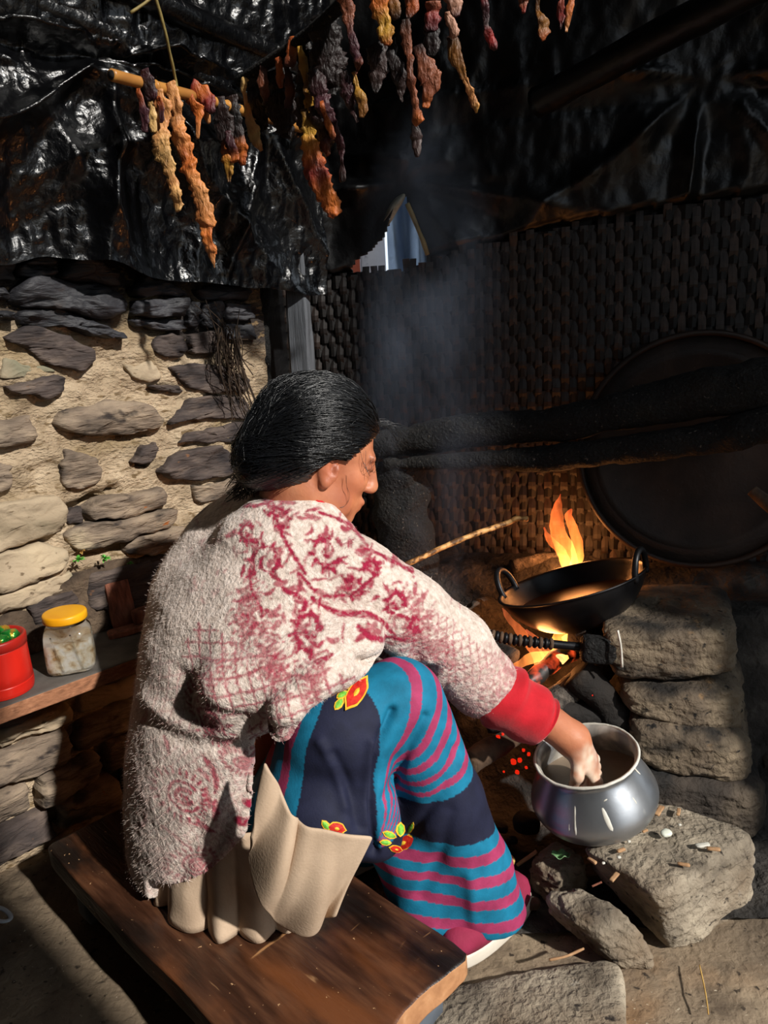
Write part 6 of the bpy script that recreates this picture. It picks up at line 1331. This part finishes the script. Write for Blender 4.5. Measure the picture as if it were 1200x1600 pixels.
# ---- beige under-cloth bunched on the bench, and its folded corner
na, nl_ = 300, 18
a, t = np.meshgrid(np.linspace(0, 2 * math.pi, na), np.linspace(0, 1, nl_), indexing='ij')
Ra = 1 / np.sqrt((np.cos(a) / .176) ** 2 + (np.sin(a) / .146) ** 2)
ph = a * 6.2 + 2.2 * vn(np.stack([np.cos(a) * 1.4, np.sin(a) * 1.4, 0 * a], -1), 1.3, 5) + .35 * t
wv_ = np.abs(np.sin(ph)) ** .45 - .62 + .25 * np.sin(ph * 2.3 + 1)
rad = Ra * (.84 + .16 * t ** 1.4) + .019 * t ** .9 * wv_ + .003 * vn(np.stack([a * 4, t * 3, 0 * a], -1), 1.5, 7)
zq = .30 - (.30 - .1345) * t
V = np.stack([((-1.015 + rad * np.cos(a)) + (.622 + rad * np.sin(a))) * .70711, ((.622 + rad * np.sin(a)) - (-1.015 + rad * np.cos(a))) * .70711, zq], -1).reshape(-1, 3); F = grid_faces(na, nl_)
o = mk('underskirt', V, F, M_beige, woman); o['label'] = 'beige cotton underskirt in pleats'; o.modifiers.new('thickness', 'SOLIDIFY').thickness = -.004
def P_(px, py, r): return onr(px, py, r)
top_ = crv([P_(416, 1190, -.80), P_(440, 1235, -.775), P_(468, 1285, -.74), P_(520, 1296, -.71), P_(582, 1306, -.69)], 40)
bot_ = crv([P_(388, 1300, -.81), P_(400, 1380, -.80), P_(436, 1446, -.79), P_(490, 1452, -.76), P_(526, 1432, -.725)], 40)
nu, nv_ = 40, 26; u = np.linspace(0, 1, nv_)[None, :, None]; G = top_[:, None] * (1 - u) + bot_[:, None] * u
s_ = np.linspace(0, 1, nu)[:, None]; u2 = np.linspace(0, 1, nv_)[None, :]
bul = .026 * np.sin(math.pi * u2) * np.sin(math.pi * np.clip(s_ * 1.1, 0, 1)) + .015 * np.sin(s_ * 17 + u2 * 2.2) * (.35 + u2 * .9) * (1 - s_ * .55) - .020 * np.exp(-((s_ - .5 + .10 * u2) / .05) ** 2) * (1 - u2) ** .5 - .012 * np.exp(-((s_ - .78 - .06 * u2) / .06) ** 2) * u2 ** .5
G = G + (RN * .8 - FN * .45 + ZU * .15) * bul[..., None]; G[..., 2] = np.maximum(G[..., 2], .137)
o = mk('underskirt_corner', G.reshape(-1, 3), grid_faces(nu, nv_), M_beige, woman); o['label'] = 'folded corner of the beige cloth sticking out'
md = o.modifiers.new('thickness', 'SOLIDIFY'); md.thickness = .006; md = o.modifiers.new('smooth', 'SUBSURF'); md.levels = 1; md.render_levels = 1

# ---- slippers
def slipper(rc, f0, f1, parent):
    n = 40; t = np.linspace(0, 2 * math.pi, n, endpoint=False); fm, hl_ = (f0 + f1) / 2, (f1 - f0) / 2
    x = hl_ * np.sign(np.cos(t)) * np.abs(np.cos(t)) ** .8; y = .043 * np.sign(np.sin(t)) * np.abs(np.sin(t)) ** .75 * (1 + .12 * np.cos(t))
    def ringz(k, z): return np.array([W(rc + y[i] * k, fm + x[i] * (1 - (1 - k) * .35), z) for i in range(n)])
    def loft(rs_):
        V = np.concatenate(rs_ + [rs_[0].mean(0)[None], rs_[-1].mean(0)[None]]); m = len(rs_); F = [(i * n + j, i * n + (j + 1) % n, (i + 1) * n + (j + 1) % n, (i + 1) * n + j) for i in range(m - 1) for j in range(n)]
        return V, F + [(m * n, (j + 1) % n, j) for j in range(n)] + [(m * n + 1, (m - 1) * n + j, (m - 1) * n + (j + 1) % n) for j in range(n)]
    V, F = loft([ringz(.98, .002), ringz(1.02, .006), ringz(1.02, .024), ringz(.99, .028)]); mk('shoe_sole', V, F, M_sole, parent)['label'] = 'white rubber sole'
    V, F = loft([ringz(.97, .027), ringz(.97, .040), ringz(.90, .052), ringz(.66, .062), ringz(.3, .066)]); mk('shoe_upper', V, F, M_slip, parent)['label'] = 'maroon ribbed upper'
slipper(-.70, .79, 1.01, woman); slipper(-1.0, .80, 1.03, woman)
